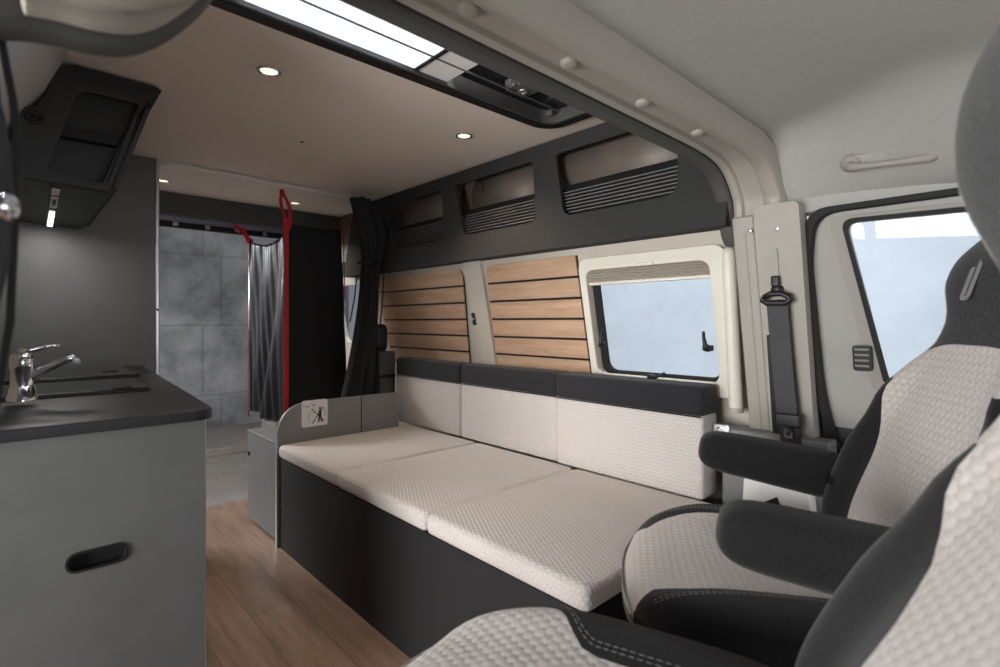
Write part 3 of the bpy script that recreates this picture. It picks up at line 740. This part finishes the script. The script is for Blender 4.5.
# compartment liner
a_, b2, c_, d_ = oz(200, 225), oz(385, 270), oz(270, 505), oz(112, 465)
lin_ = [a_, b2, c_, d_]
obj('compartment', prism(B(), [(x, YC + .045, z) for x, z in lin_], (0, .01, 0)), M_cab, oc)
obj('side_board', prism(B(), [(a_[0], YC + .017, a_[1]), (d_[0], YC + .017, d_[1]), (d_[0] - .012, YC + .017, d_[1]), (a_[0] - .012, YC + .017, a_[1])], (0, .03, 0)), M_cab, oc)
m0, m1, m2, m3 = oz(166, 335), oz(325, 362), oz(313, 388), oz(158, 360)
obj('shelf_board', prism(B(), [(x, YC + .003, z) for x, z in (m0, m1, m2, m3)], (0, .042, 0)), M_rubber, oc, bevel=.002)
g = oz(92, 312); gc = Vector((g[0], YC, g[1]))
obj('cable_grommet', lathe(B(), [(.012, .003), (.016, .006), (.021, .005), (.023, 0)], gc, (0, -1, 0), 24), M_black, oc, smooth=True)
obj('cable', tube(B(), [gc + Vector((-.008, -.006, .002)), gc + Vector((0, -.012, 0)), gc + Vector((.008, -.006, -.002))], .004, 8), M_rubber, oc, smooth=True)
# light bar with two switches on the underside
bn = hit(50, 210, (bl_[0], 0, bl_[1]), Vector((br_[1] - bl_[1], 0, -(br_[0] - bl_[0]))))
bt = Vector((br_[0] - bl_[0], 0, br_[1] - bl_[1])).normalized(); bnn = Vector((bt.z, 0, -bt.x))
def under(u, v, off=0):
    return hit(u, v, Vector((bl_[0], 0, bl_[1])) + bnn * off, bnn)
P0, P1 = under(57, 187), under(51, 226)
led = thing('led_light_bar', 'small lit lamp bar with two switches under the overhead cabinet', 'lamp', P0)
def ubox(name, u0, v0, hw_, hl, m, th=.008, par=None):
    c = under(u0, v0, 0.0); pts = [c + bt * a + Vector((0, b, 0)) for a, b in ((-hw_, -hl), (hw_, -hl), (hw_, hl), (-hw_, hl))]
    return obj(name, prism(B(), [p for p in pts], bnn * th), m, par or led, bevel=.001)
def uquad(name, px, m, th=.008):
    o_ = obj(name, prism(B(), [under(*q) for q in px], bnn * th), m, led, bevel=.0008); return o_
uquad('housing', ((50, 185), (62, 187), (56, 229), (45, 226)), M_black, .005)
uquad('switch', ((52, 186.5), (60, 188), (59, 193.5), (51, 192.5)), M_white, .009)
uquad('switch', ((51, 195), (58.5, 196), (57, 206), (49.5, 205)), M_white, .009)
uquad('switch_key', ((53, 197), (56.5, 197.5), (55.5, 203), (52, 202.5)), M_black, .011)
uquad('led_strip', ((49.5, 209.5), (55, 210.5), (52.5, 225), (47, 224)), M_led, .009)
l = bpy.data.lights.new('led', 'AREA'); l.shape = 'RECTANGLE'; l.size = .02; l.size_y = .10; l.energy = 1.6; l.color = (1, .96, .9)
lo = bpy.data.objects.new('led', l); COL.objects.link(lo); lo.location = under(51, 217) + bnn * .014
lo.rotation_euler = bnn.to_track_quat('-Z', 'Y').to_euler()

# ================================================================ SHOWER CURTAIN
sc = thing('shower_curtain', 'black nylon shower curtain with red tapes hanging near the open rear', 'curtain', (1.2, 3.1, .49))
XS, YS = 1.165, 3.09
bm = B(); rows = []
for i in range(41):
    z = .49 + (1.69 - .49) * i / 40; row = []
    for j in range(31):
        k = j / 30; x = XS + (1.575 - .055 * i / 40 - XS) * k
        row.append((x, YS + .012 * math.sin(k * 7 + z * 2) * (1 - i / 60) + .004 * math.sin(z * 14 + k * 5) + .02 * k, z - .012 * math.sin(math.pi * k) * (i / 40)))
    rows.append(row)
grid(bm, rows); obj('front_curtain', bm, M_curtmat, sc, smooth=True, solid=.002)
bm = B(); rows = []
for i in range(61):
    w = i / 60; row = []
    for j in range(49):
        k = j / 48; y = YS + .01 + (3.70 - YS) * k
        ztop = 1.67 - .10 * math.sin(math.pi * k) ** .8 * (1 - .4 * k)
        z = .50 + (ztop - .50) * w
        f = .034 * math.sin(k * 6.5 + z * 4.2) + .012 * math.sin(k * 13 + z * 7.5 + 1) + .010 * math.sin(z * 6 + k * 9) + .007 * math.sin(k * 53 + z * 1.5) 
        row.append((XS - .005 + f * (1 - (2 * k - 1) ** 4) * (1.15 - .5 * w), y, z))
    rows.append(row)
grid(bm, rows); obj('side_curtain', bm, M_curtain, sc, smooth=True, solid=.002)
obj('red_tape', strap(B(), [(XS - .004, YS - .014 + .002 * math.sin(k), .49 + 1.22 * k / 20) for k in range(21)], Vector((.028, -.006, 0))), M_red, sc)
obj('red_tape', strap(B(), [(XS - .014, 3.712, .46 + 1.21 * k / 10) for k in range(11)], Vector((.010, 0, 0))), M_red, sc)
obj('edge_cord', tube(B(), [(XS - .01, 3.705, .5), (XS - .01, 3.705, 1.66)], .006, 8), M_alu, sc, smooth=True)
# red straps at the top
kz = hy(282, 184, YS)
obj('hook', lathe(B(), [(.006, -.02), (.014, -.012), (.014, .006), (.008, .012), (0, .014)], (kz.x, YS, 1.868), (0, 0, 1), 14), M_red, sc, smooth=True)
for (dx, w0) in ((-.012, .018), (.028, .02)):
    pts = [Vector((kz.x, YS - .004, 1.865)), Vector((kz.x + dx * .9 , YS - .006, 1.82)), Vector((kz.x + dx * 1.2 + .012, YS - .006, 1.76)), Vector((XS + .012 + dx * .5, YS - .008, 1.69)), Vector((XS + .006, YS - .014, 1.64))]
    obj('strap', strap(B(), pts, Vector((w0, 0, 0))), M_red, sc)
la = hy(236, 228, 3.70); lb = hy(249, 240, 3.70)
for k, dz in ((0, 0), (1, -.02)):
    obj('strap', strap(B(), [(la.x - .01, 3.69, la.z + .02 + dz), ((la.x + lb.x) / 2, 3.68, (la.z + lb.z) / 2 + .01 - dz), (lb.x, 3.70, lb.z + dz)], Vector((.02, 0, .016))), M_red, sc)
for (u0, v0, u1, v1) in ((349, 214, 337, 227), (355, 216, 344, 230)):
    a, b = hy(u0, v0, 3.06), hy(u1, v1, 3.09); obj('strap', strap(B(), [a, a.lerp(b, .5) + Vector((0, 0, -.006)), b], Vector((.008, 0, .006))), M_red, sc)
a, b = hy(343, 228, 3.085), hy(345, 300, 3.085)
obj('red_tape', strap(B(), [a, b], Vector((.006, 0, 0))), M_red, sc)

# bunched curtain tied at the side
bc = thing('bunched_curtain', 'bunched black curtain hanging from the right end of the ceiling rail', 'curtain', (1.6, 2.95, .68))
spec = [(199, 351, 372), (215, 354, 388), (235, 360, 392), (255, 363, 386), (272, 363, 380), (300, 360, 380), (340, 354, 379), (370, 348, 378), (398, 341, 377)]
rows = []
for (v, u0, u1) in spec:
    row = []
    N = 44
    for j in range(N):
        a = 2 * math.pi * j / N
        L, Rr = hy(u0, v, 2.80), hy(u1, v, 2.80); c = (L + Rr) / 2; wv = (Rr - L).length / 2
        fold = 1 + .10 * math.sin(a * 7 + v * .02) + .05 * math.sin(a * 13)
        row.append((c.x + math.cos(a) * wv * .98, c.y + .02 + math.sin(a) * .055 * fold + .012 * math.sin(math.cos(a) * 9), c.z))
    rows.append(row + [row[0]])
bm = grid(B(), rows); bmesh.ops.remove_doubles(bm, verts=bm.verts[:], dist=.0001); obj('cloth', bm, M_curtmat, bc, smooth=True, sub=1)
tq = hy(372, 262, 2.76); obj('tie', tube(B(), [Vector((tq.x + .05 * math.cos(a), 2.82 + .062 * math.sin(a), tq.z)) for a in [2 * math.pi * k / 16 for k in range(17)]], .006, 8, False), M_black, bc, smooth=True)
for (u0, v0, u1, v1) in ((384, 270, 380, 325), (357, 275, 350, 322)):
    a, b = hy(u0, v0, 2.86), hy(u1, v1, 2.86)
    obj('cord', tube(B(), [a, a.lerp(b, .5) + Vector((.006, 0, 0)), b], .004, 6), M_black, bc, smooth=True)

# dark things behind the end panel
t = thing('equipment_box', 'dark box standing behind the bench at its rear right corner', 'box', (1.7, 2.90, .68))
a, b = hy(380, 352, 2.78), hy(396, 392, 2.78)
obj('case', box(B(), a.x, b.x, 2.785, 2.95, .0, a.z), M_darktrim, t, bevel=.008)
obj('case_band', box(B(), a.x - .001, b.x - .002, 2.782, 2.786, a.z - .16, a.z - .14), M_black, t)
a, b = hy(379, 324, 2.83), hy(391, 352, 2.83)
bm = B(); 
d = soft(((b.x - a.x), .09, (a.z - b.z)), 4, 10, M=Matrix.Translation(((a.x + b.x) / 2, 2.90, (a.z + b.z) / 2)))
o = objs(d, {'body': ('speaker', mat('navy_plastic', (38, 40, 54), .5))}, None)['body']
tag(o, 'small rounded dark blue container on top of the dark box behind the bench', 'container'); o.name = 'round_container'

# ================================================================ STORAGE CABINETS AT THE REAR
cz = .50
cb = thing('storage_cabinet', 'low light grey cabinet with black finger pull at the rear end of the bench', 'cabinet', (1.2, 2.88, 0))
obj('body', box(B(), .962, 1.52, 2.615, 3.065, 0, cz - .013), M_benchpanel, cb, bevel=.002)
dr = obj('door', box(B(), .945, 0.961, 2.64, 3.065, .015, cz - .018), M_panelgrey, cb, bevel=.002)
q = hx(242.5, 450, .944); obj('finger_pull', lathe(B(), [(.014, 0), (.014, .003), (.010, .004), (.009, .001), (0, .001)], (.945, 3.04, q.z), (-1, 0, 0), 16), M_black, dr, smooth=True)
obj('lid_board', box(B(), .942, 1.52, 2.60, 3.07, cz - .013, cz), M_panelgrey, cb, bevel=.002)
obj('plinth', box(B(), .955, 1.50, 2.605, 2.615, 0, cz - .014), M_black, cb)
o = tag(obj('wheel_arch_box', box(B(), 1.13, 1.70, 3.16, 3.40, 0, .487), M_panelgrey, bevel=.004), 'light grey box under the shower curtain just behind the low cabinet', 'box')

# ================================================================ BENCH
YB0, YB1, XF = .72, 2.572, .935
bb = thing('bench', 'anthracite bench box along the right wall under the cream cushions', 'bench', (1.3, 1.6, 0))
obj('front_panel', box(B(), XF + .004, XF + .022, YB0, YB1, 0, .425), M_benchpanel, bb, bevel=.0015)
obj('top_board', box(B(), XF + .004, 1.795, YB0, YB1, .425, .438), M_benchpanel, bb)
obj('side_panel', box(B(), XF + .02, 1.73, YB0, YB0 + .016, 0, .425), M_benchpanel, bb)
q = hx(371, 540, 0.93)
for k in range(1): obj('hinge', box(B(), XF - .002, XF + .006, YB0 + .03, YB0 + .06, .38, .41), M_black, bb)
ep = thing('bench_end_panel', 'grey end panel with rounded top corner at the rear of the bench', 'panel', (1.3, 2.56, 0))
obj('panel', plate(B(), rpoly([(XF - .005, 0), (1.615, 0), (1.615, .695), (XF - .005, .695)], [.0, .0, .003, .17], 10), [], KP(2.575), (0, .018, 0)), M_panelgrey, ep, bevel=.002)
sx = hy(361.5, 400, 2.573).x
obj('panel_joint', box(B(), sx - .002, sx + .002, 2.572, 2.576, .49, .694), M_rubber, ep)
e_pts = rpoly([(XF - .007, 0), (1.655, 0), (1.655, .697), (XF - .007, .697)], [.0, .0, .003, .17], 10)
e_in = rpoly([(XF - .004, -.0), (1.654, -.0), (1.654, .6935), (XF - .004, .6935)], [.0, .0, .003, .168], 10)
obj('edge_band', prism(B(), [(x, 2.574, z) for x, z in ((XF - .008, 0), (XF - .005, 0), (XF - .005, .53), (XF - .008, .53))], (0, .020, 0)), M_alu, ep)
# pictogram sticker
stk = thing('warning_sticker', 'white square pictogram sticker on the grey bench end panel', 'sticker', hy(315, 413, 2.574))
s0_, s1_ = hy(301.5, 402, 2.574), hy(327.5, 426, 2.574); sw = (s1_.x - s0_.x); shh = (s0_.z - s1_.z) * .96
cx_, cz_ = (s0_.x + s1_.x) / 2, hy(314.5, 413, 2.574).z
obj('plate', plate(B(), rrect(cx_ - sw / 2, cx_ + sw / 2, cz_ - shh / 2, cz_ + shh / 2, .012), [], KP(2.5725), (0, .002, 0)), M_label, stk)
def sl(a, b, w, name='mark', m=M_black):
    A = Vector((cx_ + a[0] * sw / 2, 2.5715, cz_ + a[1] * shh / 2)); C = Vector((cx_ + b[0] * sw / 2, 2.5715, cz_ + b[1] * shh / 2)); d = (C - A).normalized(); n_ = Vector((-d.z, 0, d.x)) * w / 2
    return prism(B(), [A - n_, C - n_, C + n_, A + n_], (0, .0008, 0))
for (a, b, w) in (((-.25, .35), (.72, -.68), .0045), ((.65, .42), (-.22, -.80), .0045)): obj('cross_bar', sl(a, b, w), M_black, stk)
# standing figure
fp = lambda a: (cx_ + a[0] * sw / 2, cz_ + a[1] * shh / 2)
obj('figure', plate(B(), [fp(q) for q in ((.22, -.72), (.30, -.2), (.26, .05), (.34, .22), (.46, .22), (.52, .02), (.50, -.3), (.60, -.72), (.48, -.72), (.40, -.38), (.34, -.74))], [], KP(2.5713), (0, .0008, 0)), M_black, stk)
obj('figure_head', lathe(B(), [(.006, 0), (.006, .0008), (0, .0008)], (fp((.40, .34))[0], 2.5718, fp((.40, .34))[1]), (0, -1, 0), 14), M_black, stk)
M_mark = mat('pictogram_grey', (90, 92, 94), .6)
for (a, b) in (((-.48, -.1), (-.48, -.6)), ((-.48, -.1), (-.3, .1)), ((-.3, .1), (-.1, -.05)), ((-.48, -.6), (-.3, -.72)), ((.8, .2), (.8, -.2)), ((.68, .2), (.8, .3)), ((.68, -.2), (.8, -.3)), ((-.85, .8), (-.85, .55)), ((-.85, .55), (-.6, .55)), ((-.3, .8), (-.2, .6)), ((-.2, .6), (0, .6))): obj('outline', sl(a, b, .0018), M_mark, stk)
obj('arrow', sl((-.62, .55), (-.5, .55), .005), M_black, stk); obj('arrow', sl((-.12, .62), (0, .62), .006), M_black, stk)

ys = [YB0 - .015, 1.335, 1.950, YB1 - .002]
labs = ['cream honeycomb bench seat cushion at the front end beside the swivelled passenger seat', 'cream honeycomb bench seat cushion in the middle of the bench', 'cream honeycomb bench seat cushion at the rear end beside the grey end panel']
for i in range(3):
    c = thing('seat_cushion', labs[i], 'cushion', ((XF + 1.68) / 2, (ys[i] + ys[i + 1]) / 2, .438), group='cream seat cushions on the bench')
    cushion('cover', XF - .006, 1.685, ys[i] + .002, ys[i + 1] - .002, .438, .503 + .0, M_hex, c, r=.022)
yb = [.785, 1.425, 2.08, 2.70]
labs = ['cream back cushion with dark top band below the framed window', 'cream back cushion with dark top band, middle one of the three', 'cream back cushion with dark top band, next to the grey end panel']
for i in range(3):
    c = thing('back_cushion', labs[i], 'cushion', (1.74, (yb[i] + yb[i + 1]) / 2, .504), group='cream back cushions against the side wall')
    off = -.012 if i == 0 else 0
    cushion('cover', 1.672 + off, 1.775, yb[i] + .002, yb[i + 1] - .002, .505, .790, M_hex, c, r=.014)
    cushion('top_band', 1.670 + off, 1.777, yb[i] + .001, yb[i + 1] - .001, .782, .885, M_darker, c, r=.016)
    obj('piping', tube(B(), [(1.671 + off, yb[i] + .006, .783), (1.671 + off, yb[i + 1] - .006, .783)], .003, 8), M_darker, c, smooth=True)

# ================================================================ SEAT BELT
sb = thing('seat_belt', 'grey seat belt with buckle tongue hanging on the light grey pillar', 'seat belt', hw(776, 300, 0.082))
q = hw(776, 299, 0.097)
obj('anchor_bolt', lathe(B(), [(.016, -.02), (.016, .006), (.011, .010), (0, .011)], hw(777, 290, 0.077), (-1, 0, -.2), 18), M_black, sb, smooth=True)
obj('belt_loop', tube(B(), [q + Vector((0, .034, .006)), q + Vector((0, .038, -.004)), q + Vector((0, .026, -.012)), q + Vector((0, 0, -.012)), q + Vector((0, -.026, -.012)), q + Vector((0, -.038, -.004)), q + Vector((0, -.034, .006)), q + Vector((0, -.015, .016)), q + Vector((0, .015, .016)), q + Vector((0, .034, .006))], .009, 10), M_black, sb, smooth=True)
obj('height_slider', box(B(), hw(775, 283, 0.082).x - .004, hw(775, 283, 0.082).x + .01, hw(775, 283, 0.082).y - .012, hw(775, 283, 0.082).y + .012, hw(775, 283).z - .016, hw(775, 283).z + .016), M_black, sb, bevel=.004)
pts = [hw(777, 305, 0.097), hw(780, 340, 0.097), hw(783, 375, 0.102), hw(787, 413, 0.107), hw(795, 470, 0.112), hw(806, 530, 0.112)]
obj('webbing', strap(B(), pts, Vector((0, -.058, .004)), .0012), M_webbing, sb)
pts = [hw(778, 306, 0.082), hw(788, 400, 0.084), hw(798, 480, 0.084)]
obj('webbing_return', strap(B(), pts, Vector((0, -.050, .004)), .0012), M_webbing, sb)
q = hw(788, 420, 0.112)
bt_ = obj('tongue_cover', box(B(), q.x - .012, q.x + .012, q.y - .036, q.y + .034, q.z - .020, q.z + .020), M_black, sb, bevel=.006, bseg=3)
obj('tongue', plate(B(), rrect(q.y - .013, q.y + .010, q.z - .055, q.z - .018, .004), [rrect(q.y - .007, q.y + .004, q.z - .048, q.z - .034, .003)], lambda a, b: (q.x - .002, a, b), (.003, 0, 0)), M_chrome, bt_)

# belt strap very close to the camera at the left
lb_ = thing('door_pillar_belt', 'blurred dark belt with silver fitting at the left edge beside the opening', 'seat belt', (-.03, .62, .8))
obj('belt', strap(B(), [hy(-12, 110, .70), hy(-6, 150, .66), hy(-4, 200, .62), hy(-10, 260, .60), hy(-30, 340, .58)], Vector((.022, -.006, 0)), .004), M_curtmat, lb_)
obj('fitting', lathe(B(), [(.012, 0), (.010, .008), (0, .011)], hy(2, 207, .60), (0, -1, 0), 16), M_chrome, lb_, smooth=True)
o = obj('trim_slide_door', box(B(), -.12, -.09, .69, .745, 0, 1.38), M_black, bevel=.008); struct(o, 'black rubber lined pillar of the sliding door opening at the far left', 'pillar')

# ================================================================ CAB SEATS
def interp(tab, z):
    for (a, va), (b, vb) in zip(tab, tab[1:]):
        if z <= b: k = max(0, (z - a) / (b - a)); k = k * k * (3 - 2 * k); return va + (vb - va) * k
    return tab[-1][1]
def cab_seat(label, loc, rot, arms, lean=17, bend=0, W=.58, D=.58, ys=.02, zs=0, bb=.50, Hb=.80, flare=False):
    t = thing('swivel_seat', label, 'seat', loc, rot, group='swivelled cab seats', local=True)
    # pedestal
    obj('pedestal', box(B(), -.20, .20, -.20, .18, .0, .30), M_black, t, bevel=.02)
    obj('swivel_plate', lathe(B(), [(.21, .30), (.22, .305), (.22, .325), (.21, .33), (0, .33)], (0, 0, 0), (0, 0, 1), 32), M_alu, t)
    obj('side_shell', prism(B(), rpoly([(-.26, .34), (.24, .34), (.22, .46), (-.26, .50)], .03) and [(-.265, y, z) for y, z in rpoly([(-.25, .34), (.15, .34), (.17, .45), (-.25, .48)], .03)], (.53, 0, 0)), M_black, t, bevel=.01)
    # cushion
    H = .165; XC = colval(24, 30)
    def bw(cy): return (.58 + .41 * sm((cy - .1) / .4)) if flare else .62 + .10 * sm((cy + 1) / 2)
    def dc(p, c):
        x, y, z = p
        fx = 1 - .16 * max(0, c.y) ** 2.5; x *= fx
        y += -.035 * c.x ** 2 * max(0, c.y) - (.02 * max(0, -c.z) if c.y > .3 else 0)
        if z > 0:
            z -= .026 * (1 - abs(c.x) ** 1.5) * (1 if c.y < .6 else max(0, (1 - c.y) / .4))
            z += .012 * sm((abs(c.x) - .55) / .25)
            z -= .045 * max(0, c.y) ** 3
        return Vector((x, y + ys, z + .542 + zs))
    def cc(c):
        if abs(c.x) < XC and (c.z > -.6 or c.y > .98): 
            return 'mid'
        return 'bolR' if c.x > 0 else 'bolL'
    d = soft((W, D, H), (7, 3.6, 3.4), 30, dc, cc, None, lambda c: (squeeze(c[0], XC, bw(c[1])), c[1], c[2]))
    r_ = objs(d, {'mid': ('seat_center', M_hexbig), 'bolR': ('seat_bolster', M_dark), 'bolL': ('seat_bolster', M_dark)}, t)
    # stitching beside the bolsters
    def surf(cx, cy):      # top surface point
        n = (7, 3.6, 3.4); zz = max(0, 1 - abs(cx) ** n[0] - abs(cy) ** n[1]) ** (1 / n[2])
        return dc(Vector((cx * W / 2, cy * D / 2, zz * H / 2)), Vector((cx, cy, zz)))
    for s, par in ((1, 'bolR'), (-1, 'bolL')):
        for off in (.03, .06):
            bm = B()
            for k in range(46):
                y0 = -.85 + 1.72 * k / 46; a, b = surf(s * (bw(y0) + off) ** .92, y0), surf(s * (bw(y0 + .024) + off) ** .92, y0 + .024)
                tube(bm, [a + Vector((0, 0, .0008)), b + Vector((0, 0, .0008))],   .0007, 5)
            obj('stitching', bm, M_stitch, r_[par])
    # backrest
    wt_ = [(0, .235), (.12, .288), (.26, .290), (.38, .246), (.48, .200), (.56, .164), (.64, .148), (Hb - .08, .146), (Hb - .03, .128), (Hb, .10)]
    dt_ = [(0, .075), (.15, .085), (.4, .07), (.55, .055), (.62, .055), (.70, .06), (Hb, .045)]
    Mx = Matrix.Translation((0, -.235, .52)) @ Matrix.Rotation(R(lean), 4, 'X')
    def db(p, c):
        x, y, z = p; z = z + Hb / 2
        x = c.x * interp(wt_, z); yy = c.y * interp(dt_, z)
        if c.y > 0:
            yy += .035 * sm((abs(c.x) - .5) / .35) * (1 - sm((z - .42) / .15)) * (1 if z > .05 else 0)
        yy += .03 * sm((z - .58) / .1) + bend * sm((z - .42) / .38)
        return Vector((x, yy, z))
    XB = colval(26, 34); XP = colval(31, 34); ZB = colval(28, 34) * 1.0; ZL = colval(22, 34)
    def bbw(z): return bb + (.92 - bb) * sm((z - .24) / .24)
    def rmb(c):
        z = (c[2] + 1) / 2 * Hb
        return (squeeze(c[0], XB, bbw(z)) if z < .52 else c[0], c[1], c[2])
    def cbk(c):
        z = (c.z + 1) / 2 * Hb; zl = (ZL + 1) / 2 * Hb
        if c.y > 0 and abs(c.x) < XP and c.z > ZL - .02 and not (c.z > .98 and c.y < .5): return 'patch'
        if c.y < -.9: return 'back'
        if z > .47: return 'mid'
        if c.y > .9 and abs(c.x) < XB: return 'mid'
        return 'bolR' if c.x > 0 else 'bolL'
    d = soft((.5, .16, Hb), (4, 3.0, 10), 34, db, cbk, Mx, rmb)
    r2 = objs(d, {'mid': ('backrest_center', M_hexbig), 'back': ('backrest_shell', M_dark), 'bolR': ('backrest_bolster', M_dark), 'bolL': ('backrest_bolster', M_dark), 'patch': ('headrest_patch', M_headfab)}, t)
    # bracket emblem on headrest
    def hb(a, z): return Mx @ Vector((a, .092 + bend * sm((z - .42) / .38), z))
    for pts in () if flare else ([(-.012, .635), (-.012, .70), (-.006, .708), (-.006, .635)], [(.006, .635), (.006, .695), (.012, .69), (.012, .635)], [(-.012, .635), (.012, .635), (.006, .626), (-.006, .626)]):
        obj('emblem', prism(B(), [hb(*q) for q in pts], (0, .004, 0)), M_stone, t)
    for s, AL in arms.items():
        ang = Matrix.Translation((s * .30, -.24, .700)) @ Matrix.Rotation(R(9), 4, 'X')
        def da(p, c):
            x, y, z = p; k = (c.y + 1) / 2
            x *= 1 - .06 * k; z *= 1.10 - .22 * k
            return Vector((x, y + AL / 2 - .01, z + .004 * k))
        d = soft((.095, AL, .115), (3.2, 8, 3.2), 16, da, None, ang)
        a_o = objs(d, {'body': ('armrest', M_dark)}, t)['body']
        obj('armrest_pivot', lathe(B(), [(.030, -.05), (.034, -.045), (.034, .0), (.028, .004), (0, .005)], (s * .252, -.22, .70), (s, 0, 0), 20), M_black, a_o, smooth=True)
    return t
M_headfab = heather('headrest_black_boucle', (12, 12, 14), (84, 86, 90), 420)
seat1 = cab_seat('swivelled passenger seat with two armrests standing in front of the cab door', (1.172, .405, 0), R(33), {1: .36, -1: .41}, 18.5)
seat2 = cab_seat('nearest cab seat, blurred backrest at the right edge and cushion at the bottom edge', (.465, .335, 0), R(18), {}, 25, .178, .56, .66, .03, .015, .38, .92, True)

# ================================================================ LIGHTS
def area(name, loc, target, size, size_y, power, color=(1, 1, 1)):
    l = bpy.data.lights.new(name, 'AREA'); l.shape = 'RECTANGLE'; l.size = size; l.size_y = size_y; l.energy = power; l.color = color
    o = bpy.data.objects.new(name, l); COL.objects.link(o); o.location = loc
    o.rotation_euler = (Vector(target) - Vector(loc)).to_track_quat('-Z', 'Y').to_euler(); return o
area('softbox_left', (-2.2, .85, .85), (1.2, 1.8, 1.6), 1.5, 1.3, 132, (1, .99, .97))
area('softbox_windscreen', (.9, -2.6, 1.0), (.9, 1.0, 1.3), 2.0, 1.0, 26, (.97, .98, 1))
area('softbox_wall_right', (2.6, 1.0, 5.6), (4.4, 1.2, 1.0), 5, 1.0, 290, (1, 1, 1))
area('softbox_wall_rear', (-1.4, 6.2, .9), (1.9, 8.7, .3), 1.2, .8, 42, (.98, .99, 1))
area('softbox_rear_left', (-.9, 5.6, 2.4), (.9, 3.2, .5), 1.2, 1.2, 130, (.97, .98, 1))
area('softbox_roof', (.8, 1.1, 2.9), (.8, 1.1, 1.9), 1.6, .8, 310, (.97, .98, 1))
w = bpy.data.worlds.new('world'); S.world = w; w.use_nodes = True
w.node_tree.nodes['Background'].inputs[0].default_value = (.55, .58, .62, 1); w.node_tree.nodes['Background'].inputs[1].default_value = .12

S.view_settings.view_transform = 'Standard'; S.view_settings.look = 'None'; S.view_settings.gamma = 1; S.view_settings.use_curve_mapping = False
S.view_settings.exposure = 0.06
for o in bpy.data.objects:
    if '_w' in o: del o['_w']
